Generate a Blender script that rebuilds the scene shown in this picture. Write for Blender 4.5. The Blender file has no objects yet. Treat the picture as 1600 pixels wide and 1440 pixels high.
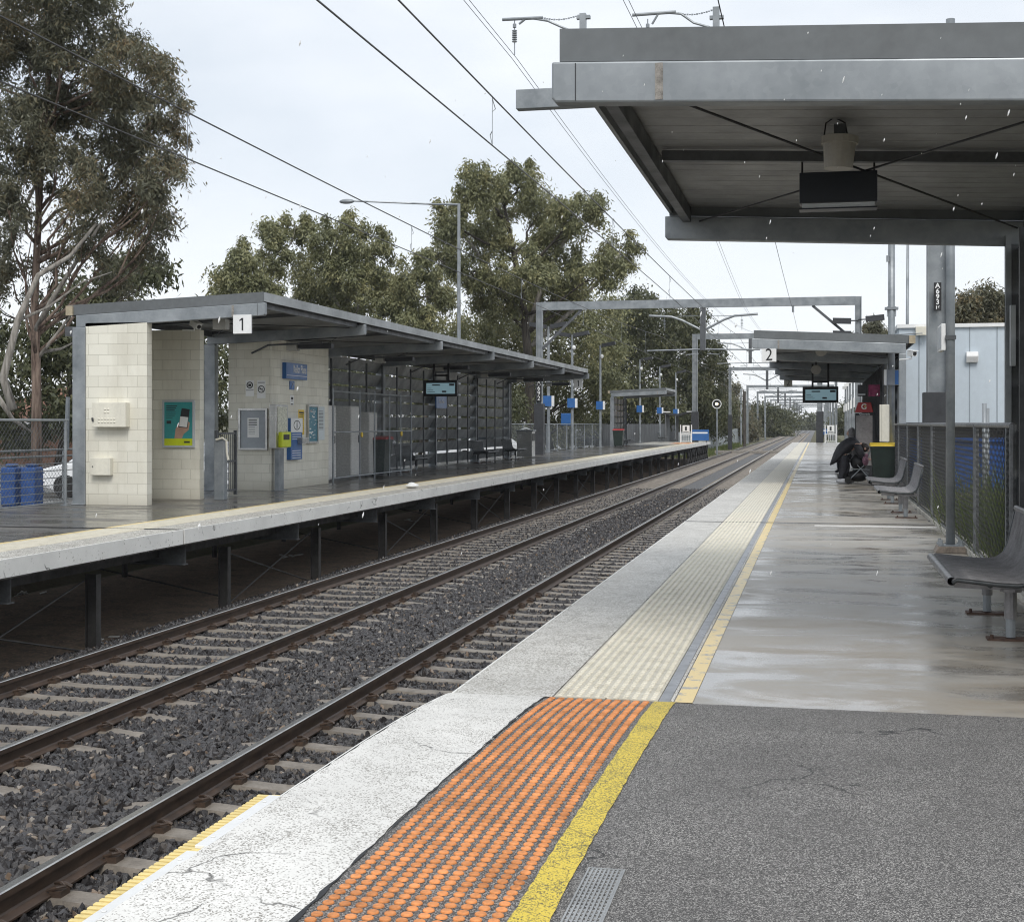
import bpy, bmesh, math, random
import numpy as np
from mathutils import Vector, Matrix
random.seed(7); RNG = np.random.default_rng(7)
C = bpy.context.scene.collection
SC = bpy.context.scene
R = math.radians

# ------------------------------------------------------------------ camera
# world: Y runs along the tracks, X to the right, Z = 0 is the platform surface
FPX, UV, VV, CX, EYE = 2190.0, 1278.0, 662.0, 800.0, 1.515
YAW = math.atan((UV - CX) / FPX); SN, CS = math.sin(YAW), math.cos(YAW)
cam = bpy.data.cameras.new('camera'); cam_o = bpy.data.objects.new('camera', cam); C.objects.link(cam_o)
cam.sensor_width = 36; cam.lens = FPX / 1600 * 36; cam.shift_y = -(720 - VV) / 1600
cam.clip_start = 0.1; cam.clip_end = 3000
cam_o.location = (0, 0, EYE); cam_o.rotation_euler = (R(90), 0, YAW)
SC.camera = cam_o

# ------------------------------------------------------------------ sky, sun, exposure
SUN_EL, SUN_AZ = R(48), R(163)
w = bpy.data.worlds.new('World'); SC.world = w; w.use_nodes = True
nt = w.node_tree; nt.nodes.clear()
N = nt.nodes.new; L = nt.links.new
out = N('ShaderNodeOutputWorld'); bg = N('ShaderNodeBackground'); bg.inputs['Strength'].default_value = 0.1
sky = N('ShaderNodeTexSky'); sky.sky_type = 'NISHITA'; sky.sun_disc = False
sky.sun_elevation = SUN_EL; sky.sun_rotation = SUN_AZ
tc = N('ShaderNodeTexCoord'); mp = N('ShaderNodeMapping'); mp.inputs['Scale'].default_value = (1.3, 1.3, 3.0)
n1 = N('ShaderNodeTexNoise'); n1.inputs['Scale'].default_value = 2.6; n1.inputs['Detail'].default_value = 7; n1.inputs['Roughness'].default_value = 0.5
cr = N('ShaderNodeValToRGB')
cr.color_ramp.elements[0].position = 0.32; cr.color_ramp.elements[0].color = (0.60, 0.66, 0.73, 1)
cr.color_ramp.elements[1].position = 0.68; cr.color_ramp.elements[1].color = (0.83, 0.86, 0.90, 1)
sep = N('ShaderNodeSeparateXYZ'); mr = N('ShaderNodeMapRange')
mr.inputs['From Min'].default_value = 0.0; mr.inputs['From Max'].default_value = 0.22
mr.inputs['To Min'].default_value = 1.0; mr.inputs['To Max'].default_value = 0.0
mixh = N('ShaderNodeMix'); mixh.data_type = 'RGBA'; mixh.inputs['B'].default_value = (0.89, 0.91, 0.94, 1)
sc10 = N('ShaderNodeVectorMath'); sc10.operation = 'SCALE'; sc10.inputs['Scale'].default_value = 9.5
mixs = N('ShaderNodeMix'); mixs.data_type = 'RGBA'; mixs.inputs['Factor'].default_value = 0.90
L(tc.outputs['Generated'], mp.inputs['Vector']); L(mp.outputs['Vector'], n1.inputs['Vector']); L(n1.outputs['Fac'], cr.inputs['Fac'])
L(tc.outputs['Generated'], sep.inputs[0]); L(sep.outputs['Z'], mr.inputs['Value']); L(mr.outputs[0], mixh.inputs['Factor'])
L(cr.outputs[0], mixh.inputs['A']); L(mixh.outputs['Result'], sc10.inputs[0])
L(sky.outputs[0], mixs.inputs['A']); L(sc10.outputs[0], mixs.inputs['B'])
L(mixs.outputs['Result'], bg.inputs['Color']); L(bg.outputs[0], out.inputs[0])
sun = bpy.data.lights.new('sun', 'SUN'); sun.energy = 1.5; sun.angle = R(25); sun.color = (1.0, 0.97, 0.92)
so = bpy.data.objects.new('sun', sun); C.objects.link(so)
so.rotation_euler = (R(90) - SUN_EL, 0, R(180) - SUN_AZ + R(0)); so.location = (0, -20, 40)
vs = SC.view_settings; vs.view_transform = 'Standard'; vs.look = 'None'; vs.exposure = 0.39; vs.gamma = 1.0; vs.use_curve_mapping = False
SC.cycles.filter_width = 1.1; SC.cycles.max_bounces = 7; SC.cycles.volume_bounces = 0; SC.cycles.transparent_max_bounces = 16

# ------------------------------------------------------------------ survey helpers: where a sight line meets a known plane
def PZ(u, v, z=0.0):
    d = FPX * (EYE - z) / (v - VV); r = (u - CX) / FPX * d
    return Vector((r * CS - d * SN, r * SN + d * CS, z))
def PX(u, v, x):
    d = x / ((u - CX) / FPX * CS - SN); r = (u - CX) / FPX * d
    return Vector((x, r * SN + d * CS, EYE - (v - VV) * d / FPX))
def PY(u, v, y):
    d = y / ((u - CX) / FPX * SN + CS); r = (u - CX) / FPX * d
    return Vector((r * CS - d * SN, y, EYE - (v - VV) * d / FPX))
def PD(u, v, d):
    r = (u - CX) / FPX * d
    return Vector((r * CS - d * SN, r * SN + d * CS, EYE - (v - VV) * d / FPX))

# ------------------------------------------------------------------ materials
def new_mat(name):
    m = bpy.data.materials.new(name); m.use_nodes = True
    nt = m.node_tree; b = nt.nodes['Principled BSDF']
    return m, nt, b
def ramp(nt, fac, stops, interp='LINEAR'):
    r = nt.nodes.new('ShaderNodeValToRGB'); e = r.color_ramp.elements; r.color_ramp.interpolation = interp
    while len(e) < len(stops): e.new(0.5)
    for i, (p, c) in enumerate(stops):
        e[i].position = p
        e[i].color = (c, c, c, 1) if isinstance(c, (int, float)) else (c[0], c[1], c[2], 1)
    nt.links.new(fac, r.inputs['Fac']); return r.outputs['Color']
def coord(nt, scale=(1, 1, 1), kind='Object'):
    t = nt.nodes.new('ShaderNodeTexCoord'); m = nt.nodes.new('ShaderNodeMapping')
    m.inputs['Scale'].default_value = scale; nt.links.new(t.outputs[kind], m.inputs['Vector']); return m.outputs['Vector']
def wcoord(nt, scale=(1, 1, 1)):
    g = nt.nodes.new('ShaderNodeNewGeometry'); m = nt.nodes.new('ShaderNodeMapping')
    m.inputs['Scale'].default_value = scale; nt.links.new(g.outputs['Position'], m.inputs['Vector']); return m.outputs['Vector']
def noise(nt, vec, s, detail=4, rough=0.55, dist=0.0):
    n = nt.nodes.new('ShaderNodeTexNoise'); n.inputs['Scale'].default_value = s; n.inputs['Detail'].default_value = detail
    n.inputs['Roughness'].default_value = rough; n.inputs['Distortion'].default_value = dist
    if vec is not None: nt.links.new(vec, n.inputs['Vector'])
    return n.outputs['Fac']
def voro(nt, vec, s, feature='F1', out='Distance', rnd=1.0):
    n = nt.nodes.new('ShaderNodeTexVoronoi'); n.feature = feature; n.inputs['Scale'].default_value = s
    n.inputs['Randomness'].default_value = rnd; nt.links.new(vec, n.inputs['Vector']); return n.outputs[out]
def mix(nt, fac, a, b, mode='MIX'):
    n = nt.nodes.new('ShaderNodeMix'); n.data_type = 'RGBA'; n.blend_type = mode
    for s, k in ((fac, 'Factor'), (a, 'A'), (b, 'B')):
        if isinstance(s, (int, float)) and k == 'Factor': n.inputs[k].default_value = s
        elif isinstance(s, tuple): n.inputs[k].default_value = (s[0], s[1], s[2], 1)
        elif isinstance(s, (int, float)): n.inputs[k].default_value = (s, s, s, 1)
        else: nt.links.new(s, n.inputs[k])
    return n.outputs['Result']
def math_(nt, op, a, b=None):
    n = nt.nodes.new('ShaderNodeMath'); n.operation = op
    for i, s in enumerate((a, b)):
        if s is None: continue
        if isinstance(s, (int, float)): n.inputs[i].default_value = s
        else: nt.links.new(s, n.inputs[i])
    return n.outputs[0]
def bump(nt, b, h, strength=0.3, dist=0.01):
    n = nt.nodes.new('ShaderNodeBump'); n.inputs['Strength'].default_value = strength; n.inputs['Distance'].default_value = dist
    nt.links.new(h, n.inputs['Height']); nt.links.new(n.outputs[0], b.inputs['Normal'])
def setc(nt, b, k, s):
    if isinstance(s, tuple): b.inputs[k].default_value = (s[0], s[1], s[2], 1)
    elif isinstance(s, (int, float)): b.inputs[k].default_value = s
    else: nt.links.new(s, b.inputs[k])
MATS = {}
def paint(name, col, rough=0.5, metal=0.0, var=0.18, scale=3.0, bmp=0.0, bs=60, spec=0.5, streak=False):
    """plain coat with grime: two sizes of noise, optional vertical run-off streaks"""
    if name in MATS: return MATS[name]
    m, nt, b = new_mat(name)
    v = wcoord(nt, (1, 1, 0.18) if streak else (1, 1, 1))
    n1 = noise(nt, v, scale, 6, 0.62); n2 = noise(nt, wcoord(nt), scale * 9, 3)
    f = math_(nt, 'ADD', math_(nt, 'MULTIPLY', n1, 0.7), math_(nt, 'MULTIPLY', n2, 0.3))
    lo = tuple(c * (1 - var * 1.6) for c in col); hi = tuple(min(1, c * (1 + var)) for c in col)
    setc(nt, b, 'Base Color', ramp(nt, f, [(0.33, lo), (0.66, hi)]))
    setc(nt, b, 'Roughness', ramp(nt, n1, [(0.3, min(1, rough * 1.25)), (0.7, rough * 0.8)]))
    b.inputs['Metallic'].default_value = metal; b.inputs['Specular IOR Level'].default_value = spec
    if bmp: bump(nt, b, noise(nt, wcoord(nt), bs, 4), bmp, 0.004)
    MATS[name] = m; return m
def glow(name, col, strength):
    if name in MATS: return MATS[name]
    m, nt, b = new_mat(name); b.inputs['Base Color'].default_value = (col[0]*.3, col[1]*.3, col[2]*.3, 1)
    b.inputs['Emission Color'].default_value = (*col, 1); b.inputs['Emission Strength'].default_value = strength
    MATS[name] = m; return m
def m_galv():
    m, nt, b = new_mat('galvanised steel'); v = wcoord(nt)
    cells = voro(nt, v, 26, 'F1', 'Color'); g = nt.nodes.new('ShaderNodeRGBToBW'); nt.links.new(cells, g.inputs[0])
    n1 = noise(nt, v, 2.2, 6)
    f = math_(nt, 'ADD', math_(nt, 'MULTIPLY', g.outputs[0], 0.07), math_(nt, 'MULTIPLY', n1, 0.93))
    setc(nt, b, 'Base Color', ramp(nt, f, [(0.3, (0.18, 0.20, 0.215)), (0.7, (0.34, 0.36, 0.375))]))
    setc(nt, b, 'Roughness', ramp(nt, n1, [(0.3, 0.55), (0.7, 0.36)])); b.inputs['Metallic'].default_value = 0.35
    return m
def m_asphalt():
    m, nt, b = new_mat('asphalt with pale aggregate'); v = wcoord(nt)
    c1 = voro(nt, v, 270, 'F1', 'Color'); g = nt.nodes.new('ShaderNodeRGBToBW'); nt.links.new(c1, g.inputs[0])
    d1 = voro(nt, v, 270)
    big = noise(nt, v, 1.4, 5); fine = noise(nt, v, 420, 2)
    col = ramp(nt, g.outputs[0], [(0.20, (0.045, 0.042, 0.040)), (0.48, (0.108, 0.102, 0.097)), (0.62, (0.19, 0.18, 0.168)), (0.80, (0.52, 0.495, 0.465))])
    col = mix(nt, ramp(nt, big, [(0.3, 0.3), (0.7, 0.0)]), col, (0.10, 0.095, 0.092))
    st = noise(nt, v, 0.7, 8, 0.7); col = mix(nt, ramp(nt, st, [(0.42, 0.3), (0.58, 0.0)]), col, mix(nt, 0.6, col, (0.055, 0.05, 0.046)))
    wp = nt.nodes.new('ShaderNodeVectorMath'); wp.operation = 'ADD'; nn = nt.nodes.new('ShaderNodeTexNoise'); nn.inputs['Scale'].default_value = 2.0; nn.inputs['Detail'].default_value = 5; nt.links.new(v, nn.inputs['Vector']); nt.links.new(v, wp.inputs[0]); nt.links.new(nn.outputs['Color'], wp.inputs[1])
    ck = math_(nt, 'MULTIPLY', ramp(nt, voro(nt, wp.outputs[0], 0.8, 'DISTANCE_TO_EDGE'), [(0.0, 0.85), (0.004, 0.85), (0.008, 0.0)]), ramp(nt, noise(nt, v, 1.1, 2), [(0.53, 0.0), (0.58, 1.0)])); col = mix(nt, ck, col, (0.02, 0.02, 0.02))
    setc(nt, b, 'Base Color', col); setc(nt, b, 'Roughness', ramp(nt, g.outputs[0], [(0.2, 0.75), (0.8, 0.42)]))
    bump(nt, b, math_(nt, 'ADD', d1, math_(nt, 'MULTIPLY', fine, 0.4)), 0.55, 0.004); return m
def m_white(name, wear, col=(0.80, 0.79, 0.75), pit=240, crk=0.9, dirt=(0.30, 0.28, 0.25)):
    """white line paint on a pitted surface: pits, worn patches and wandering cracks"""
    m, nt, b = new_mat(name); v = wcoord(nt)
    warp = nt.nodes.new('ShaderNodeVectorMath'); warp.operation = 'ADD'
    nn = nt.nodes.new('ShaderNodeTexNoise'); nn.inputs['Scale'].default_value = 3.0; nn.inputs['Detail'].default_value = 5; nt.links.new(v, nn.inputs['Vector'])
    sc = nt.nodes.new('ShaderNodeVectorMath'); sc.operation = 'SCALE'; sc.inputs['Scale'].default_value = 0.5; nt.links.new(nn.outputs['Color'], sc.inputs[0])
    nt.links.new(v, warp.inputs[0]); nt.links.new(sc.outputs[0], warp.inputs[1])
    e = voro(nt, warp.outputs[0], crk, 'DISTANCE_TO_EDGE')
    crack = ramp(nt, e, [(0.0, 0.9), (0.0025, 0.9), (0.006, 0.0)])
    mask = ramp(nt, noise(nt, v, 1.7, 3), [(0.50, 0.0), (0.56, 1.0)])
    crack = mix(nt, 1.0, crack, mask, 'MULTIPLY')
    p = voro(nt, v, pit, 'F1', 'Color'); g = nt.nodes.new('ShaderNodeRGBToBW'); nt.links.new(p, g.inputs[0])
    wn = noise(nt, v, 4.0, 8, 0.7)
    thr = math_(nt, 'ADD', g.outputs[0], math_(nt, 'MULTIPLY', math_(nt, 'SUBTRACT', wn, 0.5), 0.9))
    worn = ramp(nt, thr, [(max(0, wear - 0.08), 1.0), (wear + 0.06, 0.0)])
    base = mix(nt, ramp(nt, noise(nt, v, 0.9, 6, 0.65), [(0.38, 0.55), (0.62, 0.0)]), col, tuple(c * 0.74 for c in col))
    c2 = mix(nt, worn, base, dirt); c3 = mix(nt, crack, c2, (0.06, 0.055, 0.05))
    setc(nt, b, 'Base Color', c3); b.inputs['Roughness'].default_value = 0.55
    h = mix(nt, crack, mix(nt, worn, (1, 1, 1), (0.5, 0.5, 0.5)), (0, 0, 0)); bump(nt, b, h, 0.5, 0.004); return m
def m_wet(name, dry=(0.30, 0.285, 0.26), wetc=(0.13, 0.125, 0.12), amount=0.5, sx=0.42, sy=1.0):
    """rain-wet concrete: films of water (dark and mirror-smooth) among damp, rougher patches"""
    m, nt, b = new_mat(name)
    n1 = noise(nt, wcoord(nt, (sx, sy, 1)), 2.1, 9, 0.64, 0.8); n2 = noise(nt, wcoord(nt), 35, 5); n3 = noise(nt, wcoord(nt), 0.35, 4)
    f = math_(nt, 'ADD', math_(nt, 'MULTIPLY', n1, 0.72), math_(nt, 'MULTIPLY', n3, 0.28))
    wet = ramp(nt, f, [(amount - 0.07, 1.0), (amount + 0.09, 0.0)])
    col = mix(nt, wet, mix(nt, n2, dry, tuple(c * 0.72 for c in dry)), mix(nt, n2, wetc, tuple(c * 0.7 for c in wetc)))
    st = ramp(nt, noise(nt, wcoord(nt, (.6, 1.1, 1)), 0.9, 8, 0.7), [(0.46, 0.0), (0.64, 0.7)])
    col = mix(nt, st, col, tuple(c * k for c, k in zip(dry, (.62, .54, .43))))
    setc(nt, b, 'Base Color', col)
    rr = mix(nt, wet, ramp(nt, n2, [(0.3, 0.55), (0.7, 0.42)]), (0.19, 0.19, 0.19))
    setc(nt, b, 'Roughness', rr); b.inputs['Specular IOR Level'].default_value = 0.62
    setc(nt, b, 'Coat Weight', ramp(nt, f, [(amount - 0.05, 0.5), (amount + 0.04, 0.02)])); b.inputs['Coat Roughness'].default_value = 0.13
    rip = noise(nt, wcoord(nt, (1, .5, 1)), 16, 3); hh = mix(nt, wet, n2, mix(nt, 0.25, n2, rip)); bump(nt, b, hh, 0.16, 0.004); return m
def m_block():
    m, nt, b = new_mat('painted concrete blockwork'); g = nt.nodes.new('ShaderNodeNewGeometry')
    s = nt.nodes.new('ShaderNodeSeparateXYZ'); nt.links.new(g.outputs['Position'], s.inputs[0])
    c = nt.nodes.new('ShaderNodeCombineXYZ'); nt.links.new(math_(nt, 'ADD', s.outputs[0], s.outputs[1]), c.inputs[0]); nt.links.new(s.outputs[2], c.inputs[1])
    br = nt.nodes.new('ShaderNodeTexBrick'); nt.links.new(c.outputs[0], br.inputs['Vector'])
    br.inputs['Scale'].default_value = 1.0; br.inputs['Brick Width'].default_value = 0.40; br.inputs['Row Height'].default_value = 0.20
    br.inputs['Mortar Size'].default_value = 0.005; br.inputs['Mortar Smooth'].default_value = 0.4
    br.inputs['Color1'].default_value = (0.80, 0.775, 0.675, 1); br.inputs['Color2'].default_value = (0.72, 0.695, 0.60, 1); br.inputs['Mortar'].default_value = (0.52, 0.50, 0.42, 1)
    v = wcoord(nt); n = noise(nt, v, 90, 4); gr = noise(nt, wcoord(nt, (1, 1, 0.3)), 1.6, 6, 0.65)
    col = mix(nt, ramp(nt, gr, [(0.45, 0.0), (0.72, 0.42)]), br.outputs['Color'], (0.45, 0.41, 0.32))
    zz = ramp(nt, math_(nt, 'ADD', s.outputs[2], math_(nt, 'MULTIPLY', gr, 0.5)), [(0.30, 0.5), (0.55, 0.0)])
    col = mix(nt, zz, col, (0.40, 0.37, 0.30))
    setc(nt, b, 'Base Color', col); b.inputs['Roughness'].default_value = 0.7
    h = math_(nt, 'SUBTRACT', math_(nt, 'MULTIPLY', n, 0.25), br.outputs['Fac']); bump(nt, b, h, 0.5, 0.006); return m
def m_stone():
    m, nt, b = new_mat('ballast stone'); oi = nt.nodes.new('ShaderNodeObjectInfo')
    col = ramp(nt, oi.outputs['Random'], [(0.0, (0.016, 0.015, 0.017)), (0.5, (0.036, 0.034, 0.037)), (0.80, (0.066, 0.063, 0.067)), (0.94, (0.105, 0.09, 0.078)), (0.975, (0.26, 0.18, 0.12)), (1.0, (0.36, 0.33, 0.29))])
    n = noise(nt, coord(nt), 40, 4); col = mix(nt, n, col, mix(nt, 0.4, col, (0.075, 0.066, 0.058)))
    setc(nt, b, 'Base Color', col); b.inputs['Roughness'].default_value = 0.27; bump(nt, b, n, 0.4, 0.004); return m
def m_bed():
    m, nt, b = new_mat('ballast bed'); v = wcoord(nt)
    c1 = voro(nt, v, 24, 'F1', 'Color'); g = nt.nodes.new('ShaderNodeRGBToBW'); nt.links.new(c1, g.inputs[0]); d = voro(nt, v, 24)
    col = ramp(nt, g.outputs[0], [(0.1, (0.035, 0.034, 0.036)), (0.55, (0.082, 0.08, 0.082)), (0.85, (0.16, 0.155, 0.15))])
    col = mix(nt, ramp(nt, noise(nt, v, 0.6, 5), [(0.45, 0.0), (0.7, 0.5)]), col, (0.10, 0.082, 0.066))
    setc(nt, b, 'Base Color', col); b.inputs['Roughness'].default_value = 0.5; bump(nt, b, d, 1.0, 0.03); return m
def m_soil():
    m, nt, b = new_mat('soil and leaf litter'); v = wcoord(nt)
    n = noise(nt, v, 2.5, 8, 0.7); c1 = voro(nt, v, 30, 'F1', 'Color'); g = nt.nodes.new('ShaderNodeRGBToBW'); nt.links.new(c1, g.inputs[0])
    col = ramp(nt, n, [(0.35, (0.11, 0.082, 0.062)), (0.6, (0.22, 0.16, 0.115)), (0.75, (0.11, 0.11, 0.06))])
    col = mix(nt, ramp(nt, g.outputs[0], [(0.70, 0.0), (0.8, 0.7)]), col, (0.34, 0.24, 0.16))
    setc(nt, b, 'Base Color', col); b.inputs['Roughness'].default_value = 0.9; bump(nt, b, n, 0.8, 0.05); return m
def m_rail():
    m, nt, b = new_mat('rusty rail steel'); n = noise(nt, wcoord(nt, (1, 0.35, 1)), 14, 6, 0.65)
    setc(nt, b, 'Base Color', ramp(nt, n, [(0.3, (0.036, 0.025, 0.019)), (0.6, (0.085, 0.056, 0.040)), (0.8, (0.15, 0.095, 0.062))]))
    b.inputs['Roughness'].default_value = 0.5; bump(nt, b, n, 0.25, 0.004); return m
def m_leaf(name, a, c, d):
    m, nt, b = new_mat(name); v = wcoord(nt)
    n = noise(nt, v, 0.55, 3); n2 = noise(nt, v, 7.0, 2)
    f = math_(nt, 'ADD', math_(nt, 'MULTIPLY', n, 0.5), math_(nt, 'MULTIPLY', n2, 0.5))
    col = ramp(nt, f, [(0.36, a), (0.52, c), (0.66, d)])
    setc(nt, b, 'Base Color', col); b.inputs['Roughness'].default_value = 0.5; b.inputs['Specular IOR Level'].default_value = 0.4
    tr = nt.nodes.new('ShaderNodeBsdfTranslucent'); nt.links.new(col, tr.inputs['Color'])
    mx = nt.nodes.new('ShaderNodeMixShader'); mx.inputs[0].default_value = 0.20
    nt.links.new(b.outputs[0], mx.inputs[1]); nt.links.new(tr.outputs[0], mx.inputs[2])
    nt.links.new(mx.outputs[0], nt.nodes['Material Output'].inputs[0]); return m
def m_bark(name, a, c):
    m, nt, b = new_mat(name); n = noise(nt, wcoord(nt, (1, 1, 0.12)), 9, 6, 0.65)
    setc(nt, b, 'Base Color', ramp(nt, n, [(0.38, a), (0.6, c)])); b.inputs['Roughness'].default_value = 0.8; bump(nt, b, n, 0.6, 0.03); return m
def m_tile_cream(name, k):
    m, nt, b = new_mat(name); v = wcoord(nt)
    n = noise(nt, v, 6, 7, 0.7); n2 = noise(nt, v, 70, 3)
    col = ramp(nt, math_(nt, 'ADD', math_(nt, 'MULTIPLY', n, 0.6), math_(nt, 'MULTIPLY', n2, 0.4)), [(0.32, (0.46 * k, 0.42 * k, 0.33 * k)), (0.5, (0.70 * k, 0.65 * k, 0.53 * k)), (0.65, (0.80 * k, 0.755 * k, 0.64 * k))])
    setc(nt, b, 'Base Color', col); b.inputs['Roughness'].default_value = 0.45; return m
def m_worn_yellow():
    m, nt, b = new_mat('worn yellow line'); v = wcoord(nt)
    n = noise(nt, v, 7, 8, 0.72); k = ramp(nt, n, [(0.41, 0.0), (0.47, 1.0)])
    n2 = noise(nt, v, 60, 3)
    setc(nt, b, 'Base Color', mix(nt, k, mix(nt, n2, (0.40, 0.38, 0.33), (0.26, 0.25, 0.23)), mix(nt, n2, (0.84, 0.65, 0.27), (0.74, 0.54, 0.19))))
    b.inputs['Roughness'].default_value = 0.3; return m
def m_yellow_fg():
    m, nt, b = new_mat('yellow line on asphalt'); v = wcoord(nt)
    p = voro(nt, v, 230, 'F1', 'Color'); g = nt.nodes.new('ShaderNodeRGBToBW'); nt.links.new(p, g.inputs[0])
    wn = noise(nt, v, 5, 6, 0.7)
    t = math_(nt, 'ADD', g.outputs[0], math_(nt, 'MULTIPLY', math_(nt, 'SUBTRACT', wn, 0.5), 0.8))
    k = ramp(nt, t, [(0.27, 0.0), (0.4, 1.0)])
    e = voro(nt, wcoord(nt, (1, 1, 1)), 4, 'DISTANCE_TO_EDGE'); ck = ramp(nt, e, [(0.0, 1.0), (0.012, 0.0)])
    col = mix(nt, k, (0.17, 0.14, 0.05), mix(nt, wn, (0.80, 0.62, 0.07), (0.68, 0.50, 0.06)))
    setc(nt, b, 'Base Color', mix(nt, mix(nt, 0.6, (0, 0, 0), ck), col, (0.05, 0.045, 0.03))); b.inputs['Roughness'].default_value = 0.5; bump(nt, b, k, 0.5, 0.003); return m

GALV = m_galv(); ASPHALT = m_asphalt(); BLOCK = m_block(); STONE = m_stone(); BED = m_bed(); SOIL = m_soil(); RAIL = m_rail()
WHITE_FG = m_white('white strip on asphalt', 0.29, (0.84, 0.82, 0.775), 190); WHITE_OLD = m_white('worn white strip', 0.44, (0.70, 0.68, 0.64), 120, 2.4, (0.34, 0.32, 0.28))
WHITE_EDGE = m_white('white painted concrete edge', 0.07, (0.86, 0.85, 0.81), 60, 0.7, (0.42, 0.40, 0.36))
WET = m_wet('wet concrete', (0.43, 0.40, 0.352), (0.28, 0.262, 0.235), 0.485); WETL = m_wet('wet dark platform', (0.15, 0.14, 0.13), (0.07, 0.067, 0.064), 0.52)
CREAM = m_tile_cream('cream tactile stud', 1.0); CREAMB = m_tile_cream('cream tile base', 0.82); YEL_OLD = m_worn_yellow(); YEL_FG = m_yellow_fg()
RAIL_TOP = paint('polished rail head', (0.52, 0.51, 0.49), 0.22, 0.9, 0.2, 5)
SLEEP = paint('damp sleeper concrete', (0.245, 0.212, 0.176), 0.5, 0, 0.25, 6, 0.4, 90)
CONC = paint('weathered concrete', (0.27, 0.245, 0.215), 0.75, 0, 0.25, 6, 0.4, 90)
FASCIA = paint('grey roof flashing', (0.135, 0.145, 0.15), 0.45, 0.1, 0.14, 1.5)
EDGEF = paint('pale roof flashing', (.30, .315, .32), .4, .15, .15, 1.2)
DKSTEEL = paint('dark grey steel', (0.10, 0.105, 0.112), 0.45, 0.2, 0.2, 3)
LOUVRE = paint('charcoal louvre blade', (0.23, 0.24, 0.245), 0.4, 0.3, 0.25, 2)
ROOFUND = paint('roof deck underside', (0.27, 0.27, 0.268), 0.5, 0.1, 0.12, 2)
WIREM = paint('dull copper wire', (.075, .072, .07), .45, .5, .1, 3)
BLACK = paint('black', (0.013, 0.013, 0.015), 0.5, 0, 0.2, 4)
CHAR = paint('charcoal', (0.035, 0.037, 0.042), 0.55, 0, 0.2, 4)
NAVY = paint('navy sign box', (0.012, 0.016, 0.024), 0.4, 0, 0.15, 3)
WHITE = paint('white enamel', (0.78, 0.78, 0.77), 0.4, 0, 0.06, 3)
OFFW = paint('cream enamel', (0.70, 0.67, 0.57), 0.45, 0, 0.10, 2, streak=True)
BLUE = paint('blue sign', (0.028, 0.12, 0.34), 0.35, 0, 0.1, 3)
TEAL = paint('teal poster', (0.05, 0.33, 0.33), 0.4, 0, 0.08, 3)
LIME = paint('lime yellow', (0.58, 0.66, 0.02), 0.4, 0, 0.08, 3)
YELLOW = paint('yellow plastic', (0.80, 0.56, 0.05), 0.45, 0, 0.1, 4)
RUBBER = paint('yellow rubber', (0.80, 0.64, 0.27), 0.6, 0, 0.12, 8)
ORANGE = paint('orange tactile stud', (0.72, 0.275, 0.088), 0.55, 0, 0.32, 7)
REDM = paint('red plastic', (0.36, 0.018, 0.02), 0.4, 0, 0.15, 4)
MAG = paint('magenta panel', (0.24, 0.02, 0.09), 0.5, 0, 0.3, 12)
DKGREEN = paint('dark green plastic', (0.016, 0.028, 0.022), 0.45, 0, 0.15, 4)
TAN = paint('weathered tan timber', (.40, .34, .24), .7, 0, .2, 8)
GREYP = paint('light grey panel', (0.50, 0.53, 0.55), 0.4, 0, 0.06, 2)
PAPER = paint('paper', (0.80, 0.80, 0.78), 0.6, 0, 0.05, 3)
HUT = paint('blue grey cladding', (0.52, 0.585, 0.64), 0.5, 0, 0.06, 0.8, streak=True)
STAIN = paint('brushed stainless', (0.50, 0.50, 0.49), 0.3, 0.9, 0.12, 5)
BENCHM = paint('grey coated bench wire', (0.20, 0.195, 0.20), 0.36, 0.35, 0.2, 9)
BENCHD = paint('charcoal coated bench wire', (0.06, 0.066, 0.07), 0.42, 0.2, 0.2, 9)
RUSTY = paint('rusty base plate', (0.10, 0.06, 0.045), 0.7, 0.2, 0.35, 14)
SKIN = paint('skin', (0.50, 0.31, 0.23), 0.5, 0, 0.08, 6)
HAIR = paint('dark hair', (0.03, 0.022, 0.018), 0.6, 0, 0.2, 20)
COAT = paint('black quilted coat', (0.016, 0.016, 0.021), 0.6, 0, 0.3, 14, 0.5, 20)
TROUS = paint('dark trousers', (0.022, 0.023, 0.03), 0.7, 0, 0.2, 10)
SHOE = paint('grey trainers', (0.45, 0.46, 0.48), 0.6, 0, 0.15, 20)
HOOD = paint('grey marl jacket', (0.27, 0.26, 0.265), 0.8, 0, 0.3, 25)
CARW = paint('white car paint', (0.78, 0.79, 0.80), 0.2, 0, 0.04, 2); CARD = paint('dark car paint', (0.05, 0.055, 0.065), 0.2, 0.2, 0.1, 2); CARS = paint('silver car paint', (0.42, 0.44, 0.46), 0.25, 0.5, 0.06, 2)
GLASS = paint('dark glass', (0.02, 0.025, 0.03), 0.06, 0, 0.1, 2, spec=0.8)
TYRE = paint('tyre rubber', (0.02, 0.02, 0.02), 0.8, 0, 0.2, 12)
TILES = paint('terracotta tiles', (0.24, 0.115, 0.075), 0.7, 0, 0.3, 5); BRICKB = paint('brown brick', (0.17, 0.095, 0.065), 0.8, 0, 0.3, 8)
TIMBER = paint('grey timber paling', (0.13, 0.135, 0.14), 0.8, 0, 0.3, 3, streak=True)
PALIS = paint('pale steel palisade', (0.36, 0.39, 0.40), 0.5, 0.2, 0.2, 1)
BLUEC = paint('blue painted steel', (0.014, 0.085, 0.33), 0.45, 0, 0.18, 1.5)
SKYLCD = glow('lit blue display', (0.33, 0.52, 0.60), 0.26); LAMPON = glow('lit signal lamp', (1.0, 0.82, 0.5), 4.0)
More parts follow.
